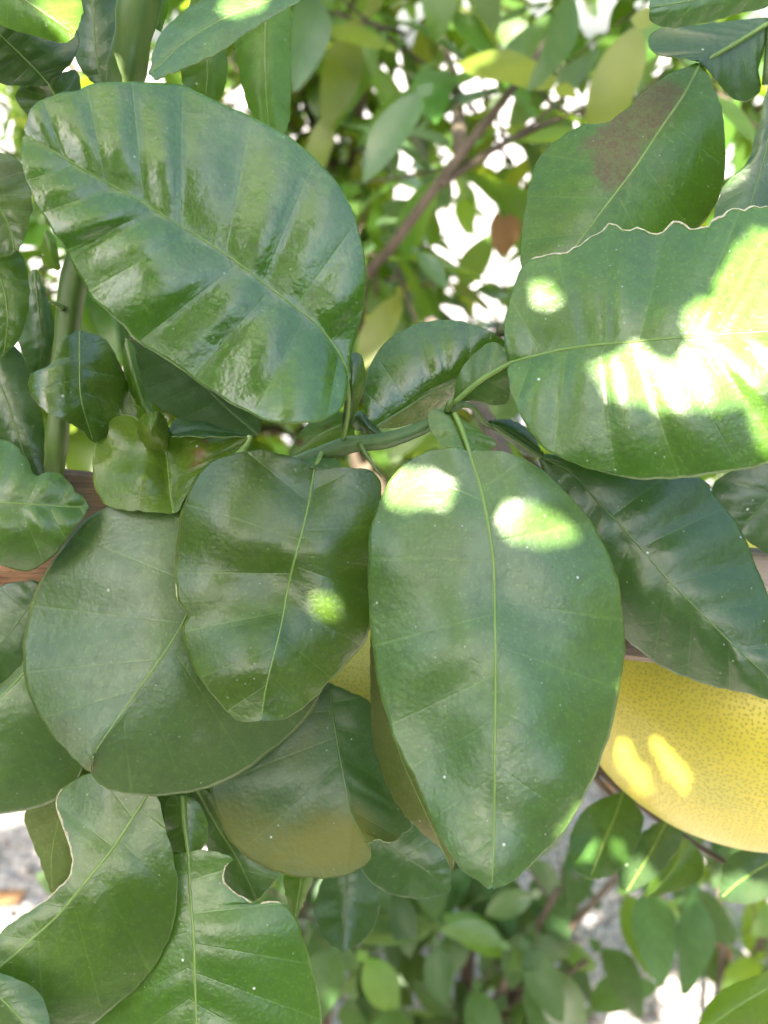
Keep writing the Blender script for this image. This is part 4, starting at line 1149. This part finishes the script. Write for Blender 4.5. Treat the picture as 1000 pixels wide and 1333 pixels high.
# unseen hedges added behind and beside the camera to darken what leaves reflect
def hedge(p0, p1, h, label):
    p0, p1 = np.array(p0), np.array(p1)
    L = np.linalg.norm(p1 - p0)
    u = (p1 - p0) / L
    nrm = np.array((-u[1], u[0]))
    e = empty('added_hedge', (*((p0 + p1) / 2), 0), label, 'hedge')
    V, Fc = [], []
    nx, nz = 40, 14
    prof = [(-.45, 0), (-.5, .5), (-.48, .9), (-.2, 1.0), (.2, 1.0), (.48, .9), (.5, .5), (.45, 0)]
    for i in range(nx + 1):
        for (a, b) in prof:
            x = L * i / nx
            k = noise.noise(Vector((x * 1.1, a * 3, b * 3)))
            q = p0 + u * x + nrm * (a * (1 + .35 * k))
            V.append((q[0], q[1], b * h * (1 + .12 * k) - .02))
    m_ = len(prof)
    for i in range(nx):
        for k in range(m_ - 1):
            Fc.append((i * m_ + k, (i + 1) * m_ + k, (i + 1) * m_ + k + 1, i * m_ + k + 1))
    Fc.append(tuple(range(m_))[::-1]); Fc.append(tuple(range(nx * m_, nx * m_ + m_)))
    mesh_obj('branches', V, Fc, [M['hedge']], e, origin=tuple(wloc(e)))  # solid dark core of the added hedge
    V, Fc, ve = [], [], []
    for k in range(2600):
        x = rs.uniform(0, L)
        a, b = rs.choice((-1, 1)) * rs.uniform(.4, .62), rs.uniform(.02, 1.08)
        if b > .93:
            a = rs.uniform(-.5, .5)
        q = p0 + u * x + nrm * a
        m4 = leaf_matrix((q[0], q[1], b * h), (rs.uniform(-1, 1), rs.uniform(-1, 1), rs.uniform(-1, .4)), (rs.uniform(-1, 1), rs.uniform(-1, 1), 1), rs.uniform(.14, .26))
        me = GL[k % 12]
        bs = len(V)
        V += [tuple(m4 @ v.co) for v in me.vertices]; Fc += [tuple(bs + i for i in p.vertices) for p in me.polygons]
    fo_ = mesh_obj('foliage', V, Fc, [M['bg']], e, origin=tuple(wloc(e)))
    fo_['kind'] = 'stuff'
M['hedge'] = plain_mat('added_hedge_core', (0.018, 0.040, 0.008), (0.04, 0.07, 0.015), 8, 0.8)
hedge((-3.2, -3.2), (3.2, -3.2), 2.1, 'unseen dense hedge added behind the camera to darken leaf reflections')
hedge((-3.4, -2.4), (-3.4, 3.5), 2.5, 'unseen tall hedge on the ridged stem side, added to darken leaf reflections')
hedge((3.4, -2.4), (3.4, 3.5), 2.5, 'unseen tall hedge on the yellow fruit side, added to darken leaf reflections')

# fallen leaves and stones on the ground, uncountable
V, Fc = [], []
for k in range(260):
    x, y = rs.uniform(-1.1, 1.1), rs.uniform(.35, 2.8)
    L = rs.uniform(.03, .08)
    m4 = leaf_matrix((x, y, .004), (rs.uniform(-1, 1), rs.uniform(-1, 1), 0), (rs.uniform(-.3, .3), rs.uniform(-.3, .3), 1), L)
    b = len(V)
    V += [tuple(m4 @ v.co) for v in DRY.vertices]; Fc += [tuple(b + i for i in p.vertices) for p in DRY.polygons]
V = [(a, b_, max(c_, 0.001) if c_ < .05 else c_) for a, b_, c_ in V]
lit = mesh_obj('leaf_litter', V, Fc, [M['dry']], origin=(0, 1, 0))
lit['kind'] = 'stuff'; lit['label'] = 'dry fallen leaves scattered over the gravel'; lit['category'] = 'leaf litter'
V, Fc = [], []
for k in range(2600):
    x, y = rs.uniform(-1.2, 1.2), rs.uniform(.3, 2.6)
    r = rs.uniform(.004, .013)
    b = len(V)
    for (a, e_, c_) in ((1, 0, 0), (0, 1, 0), (-1, 0, 0), (0, -1, 0), (0, 0, .7), (0, 0, -.7)):
        V.append((x + r * a * rs.uniform(.7, 1.2), y + r * e_ * rs.uniform(.7, 1.2), r * c_ + r * .2))
    Fc += [tuple(b + i for i in f) for f in ((0, 1, 4), (1, 2, 4), (2, 3, 4), (3, 0, 4), (1, 0, 5), (2, 1, 5), (3, 2, 5), (0, 3, 5))]
gr = mesh_obj('gravel', V, Fc, [M['pebble']], origin=(0, 1, 0))
gr['kind'] = 'stuff'; gr['label'] = 'loose pale grey stones over the ground'; gr['category'] = 'gravel'

# ================================================================== unseen tree overhead, leaves placed to shade all but chosen spots
bpy.context.view_layer.update()
dg = bpy.context.evaluated_depsgraph_get()
def hit(px, py):
    p0 = CP
    dvec = U(px, py, 1.0) - CP
    ok, loc, nor, idx, ob, mt = scene.ray_cast(dg, Vector(p0), Vector(dvec).normalized())
    return loc if ok else None
S1 = SUN.cross(Vector((0, 0, 1))).normalized()
S2 = SUN.cross(S1).normalized()
def sp2(p):
    p = Vector(p)
    return np.array((p.dot(S1), p.dot(S2)))

def poly_points(poly, step):
    xs_ = [p[0] for p in poly]; ys_ = [p[1] for p in poly]
    out = []
    y = min(ys_)
    while y <= max(ys_):
        x = min(xs_)
        while x <= max(xs_):
            inside = False
            j = len(poly) - 1
            for i in range(len(poly)):
                if (poly[i][1] > y) != (poly[j][1] > y) and x < (poly[j][0] - poly[i][0]) * (y - poly[i][1]) / (poly[j][1] - poly[i][1]) + poly[i][0]:
                    inside = not inside
                j = i
            if inside:
                out.append((x, y))
            x += step
        y += step
    return out
patches = [   # spots the overhead leaves are shaped to leave in sun
    [(775, 478), (830, 452), (850, 472), (885, 482), (905, 455), (895, 400), (928, 392), (950, 340), (980, 305), (1005, 300), (1005, 500), (950, 525), (880, 532), (800, 512)],
    [(688, 366), (702, 368), (726, 388), (722, 396), (700, 388)],
    [(985, 545), (1000, 530), (1004, 585), (988, 575)],
    [(503, 655), (520, 620), (560, 614), (588, 630), (580, 652), (530, 662)],
    [(652, 660), (690, 656), (740, 688), (755, 704), (700, 700), (656, 692)],
    [(406, 780), (422, 772), (440, 780), (440, 794), (425, 802), (408, 797)],
    [(793, 962), (805, 965), (846, 1025), (845, 1034), (826, 1015)],
    [(850, 962), (860, 966), (898, 1020), (897, 1030), (876, 1008)],
    [(432, 885), (478, 848), (480, 900), (450, 900)],
    [(60, 0), (100, 0), (102, 30), (88, 50), (70, 30)],
    [(292, 0), (345, 0), (320, 18), (296, 20)],
    [(946, 238), (966, 220), (962, 234), (950, 242)],
    [(750, 1092), (778, 1096), (770, 1120), (752, 1118)],
    [(812, 1128), (835, 1120), (860, 1145), (820, 1160)],
    [(800, 1098), (812, 1098), (808, 1120), (800, 1115)],
    [(940, 1140), (1000, 1150), (1000, 1172), (945, 1172)],
]
free = []
for pl in patches:
    for (x, y) in poly_points(pl, 6):
        h = hit(x, y)
        # only where nothing nearer stands between that spot and the sun
        if h is not None and not scene.ray_cast(dg, h + SUN * .002, SUN, distance=.34)[0]:
            free.append(sp2(h))
free = np.array(free)
need, dep = [], []
for y in range(-20, 1360, 10):
    for x in range(-20, 1030, 10):
        h = hit(x, y)
        if h is None:
            continue
        d_ = (h - Vector(CP)).dot(Vector(FWD))
        if d_ < 0.49:
            need.append(sp2(h)); dep.append(d_)
        elif d_ < 2.2 and x % 20 == 0 and y % 20 == 0:
            # deeper in, noise picks which spots the overhead leaves leave in sun
            if h.z < .03 and noise.noise(Vector((h.x * 3, h.y * 3, 4))) > -.15:
                continue
            if noise.noise(Vector((h.x * 9, h.y * 9, h.z * 9))) < (0.16 if y < 900 else 0.45):
                need.append(sp2(h)); dep.append(d_)
need = np.array(need); dep = np.array(dep)
dmin = np.array([np.min(np.sum((free - p) ** 2, axis=1)) for p in need])
need, dep, dn = need[dmin > 0.0025 ** 2], dep[dmin > 0.0025 ** 2], np.sqrt(dmin[dmin > 0.0025 ** 2])

cx = np.mean(need, axis=0)
mid0 = Vector(U(500, 650, .3))
canopy = empty('unseen_shade_tree', (-0.95, -1.05, 0), 'unseen citrus tree overhead, its foliage shaped to shade the big leaves around the sun spots', 'tree')  # out of view; its foliage is fitted round the sun spots
rs = random.Random(5)
shape = [(0, 0), (.10, .14), (.22, .33), (.25, .52), (.20, .74), (.10, .92), (0, 1), (-.10, .92), (-.20, .74), (-.25, .52), (-.22, .33), (-.10, .14)]
cov = np.zeros(len(need), bool)
CL = []
def inside_ellipse(pts, c, ydir2, L, W, grow=0.0):
    x2 = np.array((-ydir2[1], ydir2[0]))
    d_ = pts - c
    a = (d_ @ ydir2) / (L / 2 + grow)
    b = (d_ @ x2) / (W / 2 + grow)
    return a * a + b * b < 1
off = mid0.dot(SUN)
order = list(range(len(need)))
rs.shuffle(order)
for rep in range(2):
    for i in order:
        if cov[i]:
            continue
        for tr_ in range(150):
            sc_ = 1.0 if tr_ < 25 else (0.6 if tr_ < 50 else (0.35 if tr_ < 70 else (0.2 if tr_ < 110 else 0.12)))
            L = rs.uniform(.07, .11) * sc_
            W = L * rs.uniform(.42, .52)
            a = rs.uniform(0, 6.283)
            yd = np.array((math.cos(a), math.sin(a)))
            cc = need[i] + yd * rs.uniform(-.38, .38) * L + np.array((-yd[1], yd[0])) * rs.uniform(-.35, .35) * W
            if len(free) and inside_ellipse(free, cc, yd, L, W, .0008).any():
                continue
            lam = off + ((rs.uniform(.34, .42) if dn[i] < .012 and dep[i] > .32 else rs.uniform(.46, .68)) if dep[i] < .49 else rs.uniform(.7, 1.3))
            P = S1 * cc[0] + S2 * cc[1] + SUN * lam
            CL.append((P, yd, L, W))
            cov |= inside_ellipse(need, cc, yd, L * .93, W * .9)
            break
V, Fc, ve = [], [], []
for (P, yd, L, W) in CL:
    y3 = S1 * yd[0] + S2 * yd[1]
    x3 = S1 * -yd[1] + S2 * yd[0]
    tl = rs.uniform(-.35, .35)
    b = len(V)
    rows = 9
    for r_ in range(rows + 1):
        t = r_ / rows
        w = W / 2 * math.sqrt(max(0.0, 1 - (2 * t - 1) ** 2)) * (1.0 if 0 < r_ < rows else 0) + .0004
        for s in (-1, -.5, 0, .5, 1):
            V.append(tuple(P + y3 * ((t - .5) * L) + x3 * (w * s) + SUN * (tl * (t - .5) * L - .25 * w * abs(s))))
            ve.append(t * 7 - 2 * abs(s))
    for r_ in range(rows):
        for s in range(4):
            Fc.append((b + r_ * 5 + s, b + r_ * 5 + s + 1, b + r_ * 5 + s + 6, b + r_ * 5 + s + 5))
fo = mesh_obj('foliage', V, Fc, [M['bg']], canopy, origin=tuple(wloc(canopy)))
at = fo.data.attributes.new('vein', 'FLOAT', 'POINT'); at.data.foreach_set('value', ve)
fo['kind'] = 'stuff'
cc3 = mid0 + SUN * .70
tube('trunk', [(-0.95, -1.05, -.03), (-.97, -1.02, .6), (-.92, -1.0, 1.2), (-.8, -.9, 1.7)], [.05, .042, .036, .026], M['bark'], canopy, sides=10, n=20)
for k in range(5):
    for tr_ in range(60):      # limbs run between the gaps that let the sun through
        a = np.array(cc3) + np.array(S1) * ((k - 2) * .12 + rs.uniform(-.06, .06)) + np.array(S2) * rs.uniform(-.3, .3)
        P = spline(np.array([(-.8, -.9, 1.7), tuple((np.array((-.8, -.9, 1.78)) + a) / 2 + np.array((0, 0, .06))), tuple(a)]), np.linspace(0, 1, 40))
        Q = np.array([sp2(p) for p in P])
        if min(np.min(np.sum((free - q) ** 2, axis=1)) for q in Q) > .016 ** 2:
            tube('limb', P, np.linspace(.016, .003, 40), M['bark'], canopy, sides=6)
            break
print('canopy leaves', len(CL), 'uncovered', int((~cov).sum()), 'of', len(need), 'free', len(free))
